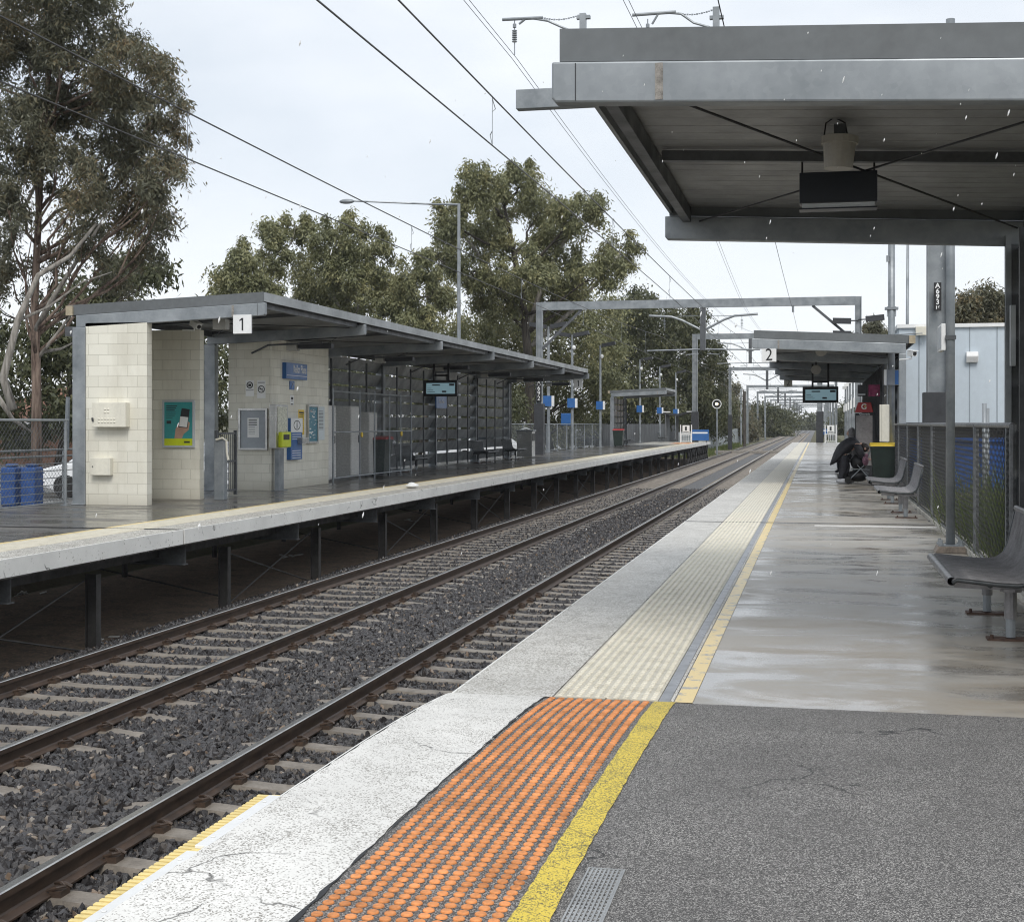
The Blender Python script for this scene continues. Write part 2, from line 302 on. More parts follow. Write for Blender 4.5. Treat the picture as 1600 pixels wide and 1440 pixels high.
LEAF_A = m_leaf('bronze eucalypt leaf', (0.095, 0.10, 0.070), (0.145, 0.142, 0.092), (0.25, 0.185, 0.095))
LEAF_B = m_leaf('olive eucalypt leaf', (0.12, 0.132, 0.070), (0.225, 0.23, 0.118), (0.40, 0.365, 0.18))
LEAF_C = m_leaf('dark green leaf', (0.058, 0.068, 0.036), (0.10, 0.108, 0.054), (0.165, 0.155, 0.075))
LEAF_D = m_leaf('weed leaf', (0.05, 0.075, 0.02), (0.10, 0.13, 0.035), (0.19, 0.19, 0.06))
BARK_R = m_bark('red brown stringy bark', (0.07, 0.043, 0.032), (0.25, 0.185, 0.145)); BARK_P = m_bark('pale smooth bark', (0.15, 0.135, 0.115), (0.34, 0.315, 0.28)); BARK_D = m_bark('dark bark', (0.03, 0.025, 0.02), (0.10, 0.085, 0.07))
def m_dry():
    m, nt, b = new_mat('car park bitumen'); v = wcoord(nt); n = noise(nt, v, 0.4, 6); n2 = noise(nt, v, 50, 4)
    setc(nt, b, 'Base Color', mix(nt, n2, (0.13, 0.13, 0.13), (0.20, 0.20, 0.195))); setc(nt, b, 'Roughness', ramp(nt, n, [(0.4, 0.12), (0.6, 0.5)])); return m
CARPARK = m_dry()
def m_ground():
    m, nt, b = new_mat('grass and dirt'); v = wcoord(nt); n = noise(nt, v, 0.15, 8, 0.7); n2 = noise(nt, v, 8, 5)
    setc(nt, b, 'Base Color', mix(nt, ramp(nt, n, [(0.4, 0.0), (0.6, 1.0)]), mix(nt, n2, (0.05, 0.06, 0.022), (0.10, 0.10, 0.04)), mix(nt, n2, (0.08, 0.065, 0.045), (0.17, 0.145, 0.09))))
    b.inputs['Roughness'].default_value = 0.95; bump(nt, b, n2, 0.8, 0.06); return m
GROUND = m_ground()

# ------------------------------------------------------------------ mesh building
class MB:
    def __init__(s): s.v = []; s.f = []; s.m = []
    def add(s, vs, fs, mi=0):
        o = len(s.v); s.v += [tuple(p) for p in vs]
        for f in fs: s.f.append(tuple(i + o for i in f)); s.m.append(mi)
        return s
    def box(s, x0, x1, y0, y1, z0, z1, mi=0):
        x0, x1 = sorted((x0, x1)); y0, y1 = sorted((y0, y1)); z0, z1 = sorted((z0, z1))
        return s.add([(x0, y0, z0), (x1, y0, z0), (x1, y1, z0), (x0, y1, z0), (x0, y0, z1), (x1, y0, z1), (x1, y1, z1), (x0, y1, z1)],
                     [(3, 2, 1, 0), (4, 5, 6, 7), (0, 1, 5, 4), (1, 2, 6, 5), (2, 3, 7, 6), (3, 0, 4, 7)], mi)
    def bar(s, p, q, w, h, mi=0, up=(0, 0, 1)):
        p = Vector(p); q = Vector(q); t = (q - p).normalized(); up = Vector(up)
        if abs(t.dot(up)) > 0.98: up = Vector((0, 1, 0)) if abs(t.y) < 0.9 else Vector((1, 0, 0))
        a = t.cross(up).normalized() * (w / 2); b = a.cross(t).normalized() * (h / 2)
        vs = [e + x * a + y * b for e in (p, q) for x, y in ((-1, -1), (1, -1), (1, 1), (-1, 1))]
        return s.add(vs, [(0, 1, 2, 3), (7, 6, 5, 4), (0, 4, 5, 1), (1, 5, 6, 2), (2, 6, 7, 3), (3, 7, 4, 0)], mi)
    def tube(s, pts, r, n=8, mi=0, cap=True):
        pts = [Vector(p) for p in pts]; rs = r if isinstance(r, (list, tuple)) else [r] * len(pts)
        t0 = (pts[1] - pts[0]).normalized(); a = t0.orthogonal().normalized(); vs = []; fs = []
        for i, p in enumerate(pts):
            t = (pts[min(i + 1, len(pts) - 1)] - pts[max(i - 1, 0)]).normalized()
            a = (a - t * a.dot(t)).normalized(); b = t.cross(a)
            for k in range(n):
                c = 2 * math.pi * k / n; vs.append(p + (a * math.cos(c) + b * math.sin(c)) * rs[i])
        for i in range(len(pts) - 1):
            for k in range(n): fs.append((i * n + k, i * n + (k + 1) % n, (i + 1) * n + (k + 1) % n, (i + 1) * n + k))
        if cap: fs.append(tuple(range(n - 1, -1, -1))); fs.append(tuple((len(pts) - 1) * n + k for k in range(n)))
        return s.add(vs, fs, mi)
    def prism(s, poly, axis, a, b, mi=0):
        def P(x, y, t): return {'x': (t, x, y), 'y': (x, t, y), 'z': (x, y, t)}[axis]
        n = len(poly); vs = [P(x, y, a) for x, y in poly] + [P(x, y, b) for x, y in poly]
        return s.add(vs, [tuple(range(n)), tuple(range(2 * n - 1, n - 1, -1))] + [(i, (i + 1) % n, (i + 1) % n + n, i + n) for i in range(n)], mi)
    def ball(s, c, rx, ry, rz, n=12, k=8, mi=0):
        vs = [(c[0], c[1], c[2] - rz)]; fs = []
        for i in range(1, k):
            p = math.pi * i / k - math.pi / 2
            for j in range(n):
                q = 2 * math.pi * j / n; vs.append((c[0] + rx * math.cos(p) * math.cos(q), c[1] + ry * math.cos(p) * math.sin(q), c[2] + rz * math.sin(p)))
        vs.append((c[0], c[1], c[2] + rz)); T = len(vs) - 1
        for j in range(n):
            fs.append((0, 1 + (j + 1) % n, 1 + j)); fs.append((T, T - n + j, T - n + (j + 1) % n))
        for i in range(k - 2):
            for j in range(n): fs.append((1 + i * n + j, 1 + i * n + (j + 1) % n, 1 + (i + 1) * n + (j + 1) % n, 1 + (i + 1) * n + j))
        return s.add(vs, fs, mi)
    def build(s, name, mat, parent=None, smooth=False, bevel=0.0, local=False, fix=True):
        o = Vector((0, 0, 0)) if (parent is None or local) else world_loc(parent)
        me = bpy.data.meshes.new(name); me.from_pydata([(p[0] - o.x, p[1] - o.y, p[2] - o.z) for p in s.v], [], s.f)
        for mt in (mat if isinstance(mat, (list, tuple)) else [mat]): me.materials.append(mt)
        if isinstance(mat, (list, tuple)): me.polygons.foreach_set('material_index', s.m)
        if fix:
            bm = bmesh.new(); bm.from_mesh(me); bmesh.ops.recalc_face_normals(bm, faces=bm.faces); bm.to_mesh(me); bm.free()
        if smooth: me.polygons.foreach_set('use_smooth', [True] * len(me.polygons))
        ob = bpy.data.objects.new(name, me); C.objects.link(ob)
        if parent is not None: ob.parent = parent
        if bevel:
            b = ob.modifiers.new('bevel', 'BEVEL'); b.width = bevel; b.segments = 2; b.limit_method = 'ANGLE'; b.angle_limit = R(40)
        return ob
def world_loc(o):
    v = Vector(o.location)
    while o.parent is not None: o = o.parent; v = v + Vector(o.location)
    return v
def tag(o, label=None, cat=None, group=None, kind=None):
    for k, x in (('label', label), ('category', cat), ('group', group), ('kind', kind)):
        if x: o[k] = x
    return o
def thing(name, label, cat, loc=(0, 0, 0), group=None):
    o = bpy.data.objects.new(name, None); o.empty_display_size = 0.2; C.objects.link(o); o.location = loc
    return tag(o, label, cat, group)
def one(mb, name, mat, label, cat, group=None, **k): return tag(mb.build(name, mat, **k), label, cat, group)
def copy_tree(o, parent=None):
    c = o.copy(); C.objects.link(c)
    if parent is not None: c.parent = parent
    for ch in list(KIDS.get(o.name, [])): copy_tree(ch, c)
    return c
KIDS = {}
def index_kids(root):
    KIDS[root.name] = [o for o in bpy.data.objects if o.parent == root]
    for k in KIDS[root.name]: KIDS[k.name] = [o for o in bpy.data.objects if o.parent == k]
def text(s, size, loc, face, mat, parent, name='lettering', align='CENTER', sx=1.0, bold=0.0):
    """raised flat lettering; face '-y' looks back along the platform, '+x' looks right across the tracks"""
    cu = bpy.data.curves.new(name, 'FONT'); cu.body = s; cu.size = size; cu.align_x = align; cu.align_y = 'CENTER'; cu.extrude = 0.002; cu.offset = bold
    cu.materials.append(mat); o = bpy.data.objects.new(name, cu); C.objects.link(o)
    o.parent = parent; o.location = Vector(loc) - world_loc(parent); o.rotation_euler = (R(90), 0, 0 if face == '-y' else R(90)); o.scale = (sx, 1, 1); return o
def rect(u0, v0, u1, v1, plane, val):
    f = PY if plane == 'y' else PX
    a = f(u0, v0, val); b = f(u1, v1, val); return a, b
def wallbox(mb, a, b, plane, depth, mi=0, off=0.0):
    """panel of the given depth standing proud of a wall, a and b opposite corners on the wall face"""
    if plane == 'y': return mb.box(a.x, b.x, a.y - depth - off, a.y - off, a.z, b.z, mi)
    return mb.box(a.x + off, a.x + depth + off, a.y, b.y, a.z, b.z, mi)
def link_mesh(mb, o, ud, vd, w, h, pitch, r, mi=0):
    """chain link: two families of diagonal wires clipped to a panel"""
    o = Vector(o); ud = Vector(ud); vd = Vector(vd); nrm = ud.cross(vd)
    def seg(p, q):
        t = (q - p).normalized(); a = t.cross(nrm).normalized() * r; b = nrm.normalized() * r
        vs = [p + a, p - a * .5 + b, p - a * .5 - b, q + a, q - a * .5 + b, q - a * .5 - b]
        mb.add(vs, [(0, 1, 4, 3), (1, 2, 5, 4), (2, 0, 3, 5)], mi)
    k = -h
    while k < w:
        x0, x1 = max(k, 0), min(k + h, w)
        if x1 > x0: seg(o + ud * x0 + vd * (x0 - k), o + ud * x1 + vd * (x1 - k)); seg(o + ud * x0 + vd * (h - (x0 - k)), o + ud * x1 + vd * (h - (x1 - k)))
        k += pitch
    return mb

# ================================================================== SETTING
Y_FAR = 900.0
g = MB(); prof = [(-700, 0.4), (-60, -0.25), (-16.0, -0.45), (-14.9, -0.6), (-13.4, -1.42), (-9.35, -1.50), (-8.5, -1.46), (-2.0, -1.46), (2.3, -1.40), (2.9, -0.55), (20, -0.45), (700, 0.4)]
ys = [-60, 0, 40, 90, 130, 200, 400, Y_FAR, 1500]
vs = [(x, y, z) for y in ys for x, z in prof]; n = len(prof)
g.add(vs, [(j * n + i, j * n + i + 1, (j + 1) * n + i + 1, (j + 1) * n + i) for j in range(len(ys) - 1) for i in range(n - 1)])
tag(g.build('ground', GROUND, fix=False), kind='structure')
g = MB(); g.add([(-13.3, 2, -1.415), (-9.15, 2, -1.485), (-9.15, 121, -1.485), (-13.3, 121, -1.415)], [(0, 1, 2, 3)]); tag(g.build('soil', SOIL, fix=False), kind='structure')
g = MB(); g.add([(-58, -20, -0.235), (-16.3, -20, -0.43), (-16.3, 130, -0.43), (-58, 130, -0.235)], [(0, 1, 2, 3)]); tag(g.build('car_park', CARPARK, fix=False), kind='structure')
# ballast bed
g = MB(); prof = [(-9.5, -1.52), (-9.0, -1.36), (-8.62, -1.315), (-2.1, -1.315), (-1.2, -1.40)]; n = len(prof)
ys = [-6, 60, 140, 300, Y_FAR]; vs = [(x, y, z) for y in ys for x, z in prof]
g.add(vs, [(j * n + i, j * n + i + 1, (j + 1) * n + i + 1, (j + 1) * n + i) for j in range(len(ys) - 1) for i in range(n - 1)])
tag(g.build('track_bed', BED, fix=False), kind='structure')

# ------------------------------------------------------------------ tracks
RT = -1.075
RX = {'far_l': -8.05, 'far_r': -6.38, 'near_l': -4.44, 'near_r': -2.77}
def rail(x, label):
    h = [(-.07, -.17), (.07, -.17), (.07, -.158), (.02, -.140), (.010, -.128), (.010, -.055), (.035, -.042), (.035, -.006), (.026, 0), (-.026, 0), (-.035, -.006), (-.035, -.042), (-.010, -.055), (-.010, -.128), (-.02, -.140), (-.07, -.158)]
    m = MB(); n = len(h); yy = [-6, 20, 60, 140, 300, Y_FAR]
    m.add([(x + a, y, RT + b) for y in yy for a, b in h], [])
    for j in range(len(yy) - 1):
        for i in range(n):
            k = (i + 1) % n; top = 1 if i in (7, 8, 9) else 0
            m.f.append((j * n + i, j * n + k, (j + 1) * n + k, (j + 1) * n + i)); m.m.append(top)
    one(m, 'rail', [RAIL, RAIL_TOP], label, 'rail', 'rails of the two tracks', fix=True)
rail(RX['far_l'], 'rusty rail beside the opposite platform, outer rail of the far track')
rail(RX['far_r'], 'rusty rail of the far track, its inner rail beside the wide ballast')
rail(RX['near_l'], 'rusty rail with bright worn head, nearest rail seen below the white edge')
rail(RX['near_r'], 'rail of the near track hidden close under the white platform edge')
def sleeper_mesh():
    m = MB(); top = [(-1.35, -.205), (-1.12, -.185), (-1.00, -.172), (-.66, -.172), (-.45, -.186), (0, -.190), (.45, -.186), (.66, -.172), (1.00, -.172), (1.12, -.185), (1.35, -.205)]
    for (xa, za), (xb, zb) in zip(top[:-1], top[1:]):
        vs = [(xa, -.09, za), (xb, -.09, zb), (xb, .09, zb), (xa, .09, za), (xa, -.14, -.36), (xb, -.14, -.36), (xb, .14, -.36), (xa, .14, -.36)]
        m.add(vs, [(0, 1, 2, 3), (0, 4, 5, 1), (2, 6, 7, 3)])
    m.add([(-1.35, -.10, -.215), (-1.35, .10, -.215), (-1.35, .14, -.36), (-1.35, -.14, -.36)], [(0, 1, 2, 3)]); m.add([(1.35, -.10, -.215), (1.35, .10, -.215), (1.35, .14, -.36), (1.35, -.14, -.36)], [(3, 2, 1, 0)])
    return m
def clip_mb(x, s):
    m = MB(); m.box(x - .02 * s, x + .055 * s, -.055, .055, -.172, -.135)
    pts = [(x - .035 * s, -.045, -.135), (x + .03 * s, -.05, -.115), (x + .065 * s, -.02, -.11), (x + .03 * s, .0, -.10), (x - .02 * s, .02, -.112), (x + .02 * s, .05, -.115), (x + .07 * s, .05, -.135)]
    m.tube(pts, .011, 6); return m
CLIPS = []
for track, cx, y0, lab in (('near', -3.605, 7.47, 'concrete sleeper under the track beside the white platform edge'), ('far', -7.215, 10.25, 'concrete sleeper under the far track beside the opposite platform')):
    sp = 0.6565 if track == 'near' else 0.665; k0 = -6 if track == 'near' else -4
    base = sleeper_mesh(); s0 = tag(base.build('concrete_sleeper', SLEEP, fix=False), lab, 'sleeper', 'concrete sleepers under the ' + track + ' track')
    s0.location = (cx, y0 + k0 * sp, RT)
    clips = [clip_mb(xx, s).build('rail_clip', RAIL, s0, local=True) for xx, s in ((-.835 - .075, -1), (-.835 + .075, 1), (.835 - .075, -1), (.835 + .075, 1))]
    for k in range(k0 + 1, 140):
        c = s0.copy(); c.location = (cx, y0 + k * sp, RT); C.objects.link(c)
        if y0 + k * sp < 22:
            for q in clips: d = q.copy(); C.objects.link(d); d.parent = c
    m = MB(); far = sleeper_mesh(); k = 140
    while y0 + k * sp < 420:
        m.add([(x + cx, y + y0 + k * sp, z + RT) for x, y, z in far.v], far.f); k += 1
    tag(m.build('distant_sleepers', SLEEP, fix=False), 'far run of concrete sleepers where the ' + ('near' if track == 'near' else 'opposite') + ' track narrows towards the horizon', 'sleepers', kind='stuff')
# ballast stones (uncountable): scattered over the strips between sleepers, in the four foot and on the shoulders
em = MB(); dens = []
def strip(x0, x1, y0, y1, z, z1=None):
    em.add([(x0, y0, z), (x1, y0, z if z1 is None else z1), (x1, y1, z if z1 is None else z1), (x0, y1, z)], [(0, 1, 2, 3)])
    yc = (y0 + y1) / 2; dens.append(680 if yc < 13 else 580 if yc < 22 else 400 if yc < 40 else 220)
for cx, y0, sp, k0 in ((-3.605, 7.47, .6565, -6), (-7.215, 10.25, .665, -6)):
    for k in range(k0, 80):
        a = y0 + k * sp + .125; b = y0 + (k + 1) * sp - .125
        if b > 4.0 and a < 60: strip(cx - 1.33, cx - .9, a - .035, b + .035, -1.286); strip(cx - .9, cx + .9, a - .03, b + .03, -1.295); strip(cx + .9, cx + 1.33, a - .035, b + .035, -1.286)
yy = 3.0
while yy < 60:
    strip(-5.90, -4.93, yy, yy + 1.5, -1.285); strip(-2.27, -1.95, yy, yy + 1.5, -1.29); strip(-8.9, -8.53, yy, yy + 1.5, -1.34, -1.29); strip(-9.5, -8.9, yy, yy + 1.5, -1.50, -1.34); yy += 1.5
bal = em.build('ballast', STONE, fix=False); tag(bal, 'dark crushed stone ballast filling the track beds', 'ballast', kind='stuff')
at = bal.data.attributes.new('dens', 'FLOAT', 'FACE'); at.data.foreach_set('value', dens)
def ballast_nodes():
    ng = bpy.data.node_groups.new('scatter_stones', 'GeometryNodeTree'); ng.interface.new_socket('Geometry', in_out='INPUT', socket_type='NodeSocketGeometry'); ng.interface.new_socket('Geometry', in_out='OUTPUT', socket_type='NodeSocketGeometry')
    N = ng.nodes.new; L = ng.links.new; gi = N('NodeGroupInput'); go = N('NodeGroupOutput')
    dp = N('GeometryNodeDistributePointsOnFaces'); na = N('GeometryNodeInputNamedAttribute'); na.data_type = 'FLOAT'; na.inputs['Name'].default_value = 'dens'
    L(gi.outputs[0], dp.inputs['Mesh']); L(na.outputs['Attribute'], dp.inputs['Density'])
    gt = N('GeometryNodeJoinGeometry')
    for i in range(7):
        ico = N('GeometryNodeMeshIcoSphere'); ico.inputs['Radius'].default_value = 1.0; ico.inputs['Subdivisions'].default_value = 1 if i < 5 else 2
        sp = N('GeometryNodeSetPosition'); L(ico.outputs['Mesh'], sp.inputs['Geometry'])
        nz = N('ShaderNodeTexNoise'); nz.noise_dimensions = '4D'; nz.inputs['W'].default_value = i * 7.3; nz.inputs['Scale'].default_value = 0.9; nz.inputs['Detail'].default_value = 1.0
        vm = N('ShaderNodeVectorMath'); vm.operation = 'SUBTRACT'; vm.inputs[1].default_value = (.5, .5, .5); L(nz.outputs['Color'], vm.inputs[0])
        vs_ = N('ShaderNodeVectorMath'); vs_.operation = 'SCALE'; vs_.inputs['Scale'].default_value = 2.2; L(vm.outputs[0], vs_.inputs[0]); L(vs_.outputs[0], sp.inputs['Offset'])
        sm = N('GeometryNodeSetMaterial'); sm.inputs['Material'].default_value = STONE; L(sp.outputs[0], sm.inputs['Geometry'])
        g2 = N('GeometryNodeGeometryToInstance'); L(sm.outputs[0], g2.inputs[0]); L(g2.outputs[0], gt.inputs[0])
    ip = N('GeometryNodeInstanceOnPoints'); L(dp.outputs['Points'], ip.inputs['Points']); L(gt.outputs[0], ip.inputs['Instance']); ip.inputs['Pick Instance'].default_value = True
    rr = N('FunctionNodeRandomValue'); rr.data_type = 'FLOAT_VECTOR'; rr.inputs['Min'].default_value = (0, 0, 0); rr.inputs['Max'].default_value = (6.28, 6.28, 6.28); L(rr.outputs[0], ip.inputs['Rotation'])
    rs = N('FunctionNodeRandomValue'); rs.data_type = 'FLOAT_VECTOR'; rs.inputs['Min'].default_value = (.022, .018, .014); rs.inputs['Max'].default_value = (.058, .047, .034); rs.inputs['Seed'].default_value = 3
    L(rs.outputs[0], ip.inputs['Scale']); L(ip.outputs[0], go.inputs[0]); return ng
bal.modifiers.new('scatter', 'NODES').node_group = ballast_nodes()

# ------------------------------------------------------------------ near platform
XE = -2.0
pl = thing('station_platform', 'near platform with orange tactile studs and rain wet concrete', 'platform', (0, 20, 0), 'station platforms')
SEAM = 7.63; PEND = 117.0
m = MB(); m.box(XE, 2.15, SEAM, PEND, -0.28, 0.0); m.box(XE + .5, 2.1, SEAM, PEND, -1.3, -0.28); m.build('deck', WET, pl)
def ramp_z(y): return 0.0 if y >= SEAM else 0.085 * (1 - math.exp(-(SEAM - y) / 1.0))
ry = [-4, 2, 3, 4, 4.5, 5, 5.4, 5.8, 6.1, 6.4, 6.7, 6.9, 7.1, 7.25, 7.4, 7.52, SEAM]
def band(x0, x1, dz, ylist=ry, wob=0.0, wobx=None):
    """strip of surface following the short ramp of the raised boarding area"""
    yl = []
    for a, b in zip(ylist[:-1], ylist[1:]):
        k = max(1, int((b - a) / 0.06)) if wob and a >= 2 else 1
        yl += [a + (b - a) * i / k for i in range(k)]
    yl.append(ylist[-1]); m = MB(); vs = []
    for y in yl:
        j0 = wob * (math.sin(y * 1.3) * .6 + random.uniform(-.5, .5)) ; j1 = wob * (math.sin(y * 1.9 + 2) * .6 + random.uniform(-.5, .5))
        vs += [(x0 + j0, y, ramp_z(y) + dz), (x1 + j1, y, ramp_z(y) + dz)]
    m.add(vs, [(2 * i, 2 * i + 1, 2 * i + 3, 2 * i + 2) for i in range(len(yl) - 1)]); return m
m = band(-2.02, 2.15, 0.0)
nb = len(ry); m.add([(-2.02, y, ramp_z(y)) for y in ry] + [(-2.02, y, -0.5) for y in ry], [(i, i + 1, nb + i + 1, nb + i) for i in range(nb - 1)]); m.build('raised_asphalt', ASPHALT, pl, fix=False)
band(-2.02, -1.474, 0.004, wob=.012).build('white_edge_strip', WHITE_FG, pl, fix=False)
m = band(-2.028, -2.02, 0.004); m.add([(-2.0285, y, ramp_z(y) + .004) for y in ry] + [(-2.0285, y, -0.22) for y in ry], [(i, nb + i, nb + i + 1, i + 1) for i in range(nb - 1)]); m.build('white_edge_face', WHITE_EDGE, pl, fix=False)
band(-0.868, -0.755, 0.004, wob=.006).build('yellow_line', YEL_FG, pl, fix=False)
def studs(x0, x1, y0, y1, px, py, r, h, zf, seg=10, jitter=0.0):
    nx = int(round((x1 - x0) / px)); ny = int(round((y1 - y0) / py)); out = MB(); V = []; Fc = []
    ang = [2 * math.pi * k / seg for k in range(seg)]; o = 0
    for j in range(ny):
        for i in range(nx):
            cx = x0 + (i + .5) * (x1 - x0) / nx + random.uniform(-jitter, jitter); cy = y0 + (j + .5) * (y1 - y0) / ny + random.uniform(-jitter, jitter); z = zf(cy)
            for rr, zz in ((r, 0), (r * .93, h * .7), (r * .74, h)):
                for a in ang: V.append((cx + rr * math.cos(a), cy + rr * math.sin(a), z + zz))
            for q in range(2):
                for k in range(seg): Fc.append((o + q * seg + k, o + q * seg + (k + 1) % seg, o + (q + 1) * seg + (k + 1) % seg, o + (q + 1) * seg + k))
            Fc.append(tuple(o + 2 * seg + k for k in range(seg))); o += 3 * seg
    out.add(V, Fc); return out
studs(-1.455, -0.885, 2.8, SEAM - .02, 0.0518, .0500, .0185, .006, lambda y: ramp_z(y) + .001, 12, .0012).build('orange_tactile_studs', ORANGE, pl, fix=False)
m = band(-1.478, -1.468, 0.0045, wob=.012); m.build('bitumen_seam', BLACK, pl, fix=False)
# older concrete length
m = MB(); m.add([(XE, SEAM, .004), (-1.44, SEAM, .004), (-1.44, PEND, .004), (XE, PEND, .004)], [(0, 1, 2, 3)]); m.build('worn_white_strip', WHITE_OLD, pl, fix=False)
m = MB(); m.box(XE - .012, XE, SEAM, PEND, -.26, .006); m.build('white_edge_beam', WHITE_EDGE, pl)
m = MB()
for x0 in (-1.43, -1.14):
    y = SEAM + .012
    while y < PEND:
        m.box(x0 + .003, x0 + .287, y + .003, min(y + .597, PEND), .001, .007); y += .6
m.build('cream_tactile_tiles', CREAMB, pl)
zc = lambda y: .007
studs(-1.425, -.855, SEAM + .02, 24.0, .0518, .0505, .0165, .0055, zc, 8).build('cream_tactile_studs', CREAM, pl, fix=False)
m = MB()
for i in range(11):
    xx = -1.425 + (i + .5) * .57 / 11; m.box(xx - .013, xx + .013, 24.0, PEND, .007, .011)
m.build('cream_tactile_rows', CREAM, pl)
m = MB(); m.add([(-.85, SEAM, .003), (-.79, SEAM, .003), (-.79, PEND, .003), (-.85, PEND, .003)], [(0, 1, 2, 3)]); m.build('grey_margin', paint('grey sealant', (.22, .23, .25), .3, 0, .2, 6), pl, fix=False)
m = MB(); m.add([(-.785, SEAM, .005), (-.768, SEAM, .005), (-.768, 40, .005), (-.785, 40, .005)], [(0, 1, 2, 3)]); m.build('thin_white_line', WHITE_OLD, pl, fix=False)
m = MB(); m.add([(-.762, SEAM, .004), (-.665, SEAM, .004), (-.665, PEND, .004), (-.762, PEND, .004)], [(0, 1, 2, 3)]); m.build('worn_yellow_line', YEL_OLD, pl, fix=False)
m = MB()
for y in (21.75, 46.0, 70.0, 95.0): m.box(XE - .001, 2.0, y, y + .03, .0065, .0125)
m.build('expansion_joint', DKSTEEL, pl)
m = MB(); m.box(-.05, 1.7, 21.3, 21.33, .0, .012); m.build('pale_joint_cover', WHITE, pl)
m = MB(); m.box(1.70, 1.84, SEAM, 60, 0, .055); m.build('kerb', paint('pale kerb', (.48, .46, .41), .6, 0, .2, 3), pl)
# gap filler: comb of rubber fingers bolted to the platform edge
gf = thing('gap_filler', 'yellow rubber comb edge with white bolted plates on the near platform edge', 'gap filler', (-2.03, 4, .08))
m = MB(); y = 2.2
while y < 5.12:
    m.box(-2.135, -2.075, y, y + .021, -.02, .070); y += .036
m.box(-2.075, -2.030, 2.2, 5.13, -.03, .074); m.build('rubber_comb', RUBBER, gf, bevel=.002)
for a, b in ((2.3, 3.05), (3.10, 3.62), (3.66, 4.36), (4.42, 5.08)):
    m = MB(); m.box(-2.068, -2.02, a, b, .074, .086)
    for yb in (a + .1, (a + b) / 2, b - .1): m.tube([(-2.045, yb, .086), (-2.045, yb, .091)], .009, 8)
    m.build('fixing_plate', WHITE, gf, bevel=.003)
dg = thing('drain_grate', 'silver slotted drain grate set in the grey asphalt', 'grate', (-.66, 4.0, .075))
m = MB(); gx0, gx1, gy0, gy1 = -.723, -.603, 2.6, 4.47
m.box(gx0, gx0 + .006, gy0, gy1, .07, .087); m.box(gx1 - .006, gx1, gy0, gy1, .07, .087); m.box(gx0 + .006, gx1 - .006, gy1 - .006, gy1, .07, .087); m.build('frame', STAIN, dg)
m = MB()
for i in range(8):
    x = gx0 + .013 + i * .0134; m.box(x, x + .0065, gy0, gy1 - .006, .078, .086)
for k in range(60):
    y = gy0 + .02 + k * .031; m.box(gx0 + .006, gx1 - .006, y, y + .012, .077, .0835)
m.build('slotted_bars', STAIN, dg)
m = MB(); m.box(gx0 + .002, gx1 - .002, gy0, gy1 - .002, .0755, .0762); m.build('channel', BLACK, dg)

# ------------------------------------------------------------------ opposite platform on steel posts
LE = -8.83; LEND = 118.8
lp = thing('station_platform', 'opposite platform on dark steel posts with white painted edge', 'platform', (LE, 20, 0), 'station platforms')
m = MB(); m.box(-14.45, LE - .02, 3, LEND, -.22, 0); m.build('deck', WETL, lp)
m = MB()
for a, b in ((3, 18.5), (18.54, 47.0), (47.03, 74), (74.03, 97), (97.03, LEND)): m.box(LE - .02, LE, a, b, -.20, .012)
m.build('edge_beam', WHITE_EDGE, lp, bevel=.004)
m = MB(); m.add([(-9.42, 3, .004), (LE - .02, 3, .004), (LE - .02, LEND, .004), (-9.42, LEND, .004)], [(0, 1, 2, 3)]); m.build('worn_white_strip', m_white('dirty white strip', .50, (.66, .64, .58), 90, 3, (.22, .20, .17)), lp, fix=False)
m = MB()
for i in range(11): m.box(-10.0 + i * .053, -9.965 + i * .053, 3, LEND, .006, .011)
m.box(-10.01, -9.42, 3, LEND, .0, .006); m.build('cream_tactile_strip', CREAM, lp)
m = MB(); m.add([(-10.15, 3, .004), (-10.04, 3, .004), (-10.04, LEND, .004), (-10.15, LEND, .004)], [(0, 1, 2, 3)]); m.build('worn_yellow_line', YEL_OLD, lp, fix=False)
m = MB(); m.box(-14.4, LE - .03, 18.5, 18.54, .0045, .013); m.build('expansion_joint', BLACK, lp)
m = MB(); m.box(-13.4, -10.3, 100, 117, .004, .006); m.build('pale_deck_end', paint('pale damp concrete', (.42, .40, .35), .4, 0, .2, 2), lp)
m = MB(); m.box(-11.0, -9.5, 106, 111, .0125, .018); m.build('orange_tactile_patch', ORANGE, lp)
UNDER = paint('dark weathered steelwork', (.055, .052, .05), .6, .1, .3, 4)
for k in range(25):
    y = 12.4 + 4.1 * k
    if y < 112:
        m = MB(); m.box(-9.20, -9.06, y - .006, y + .006, -1.55, -.42); m.box(-9.06, -9.05, y - .06, y + .06, -1.55, -.42); m.box(-9.21, -9.20, y - .06, y + .06, -1.55, -.42); m.build('support_post', UNDER, lp)
        m = MB(); m.tube([(-13.0, y, -1.45), (-13.0, y, -.42)], .06, 6); m.build('support_post', UNDER, lp)
    y = 9.8 + 4.5 * k
    if y < 117:
        m = MB(); m.box(-13.8, LE - .10, y - .005, y + .005, -.51, -.22); m.box(-13.8, LE - .10, y - .07, y + .07, -.232, -.22); m.box(-13.8, LE - .10, y - .07, y + .07, -.522, -.51)
        m.build('support_beam', paint('grey beam steel', (.14, .145, .15), .5, .2, .3, 3), lp)
    if k < 22 and k % 2 == 0:
        y = 12.4 + 4.1 * k; m = MB(); m.tube([(-9.2, y + .1, -1.40), (-9.2, y + 4.0, -.5)], .013, 5); m.tube([(-9.2, y + .1, -.5), (-9.2, y + 4.0, -1.40)], .013, 5); m.tube([(-9.2, y, -1.2), (-13, y, -.5)], .013, 5); m.build('cross_brace', UNDER, lp)
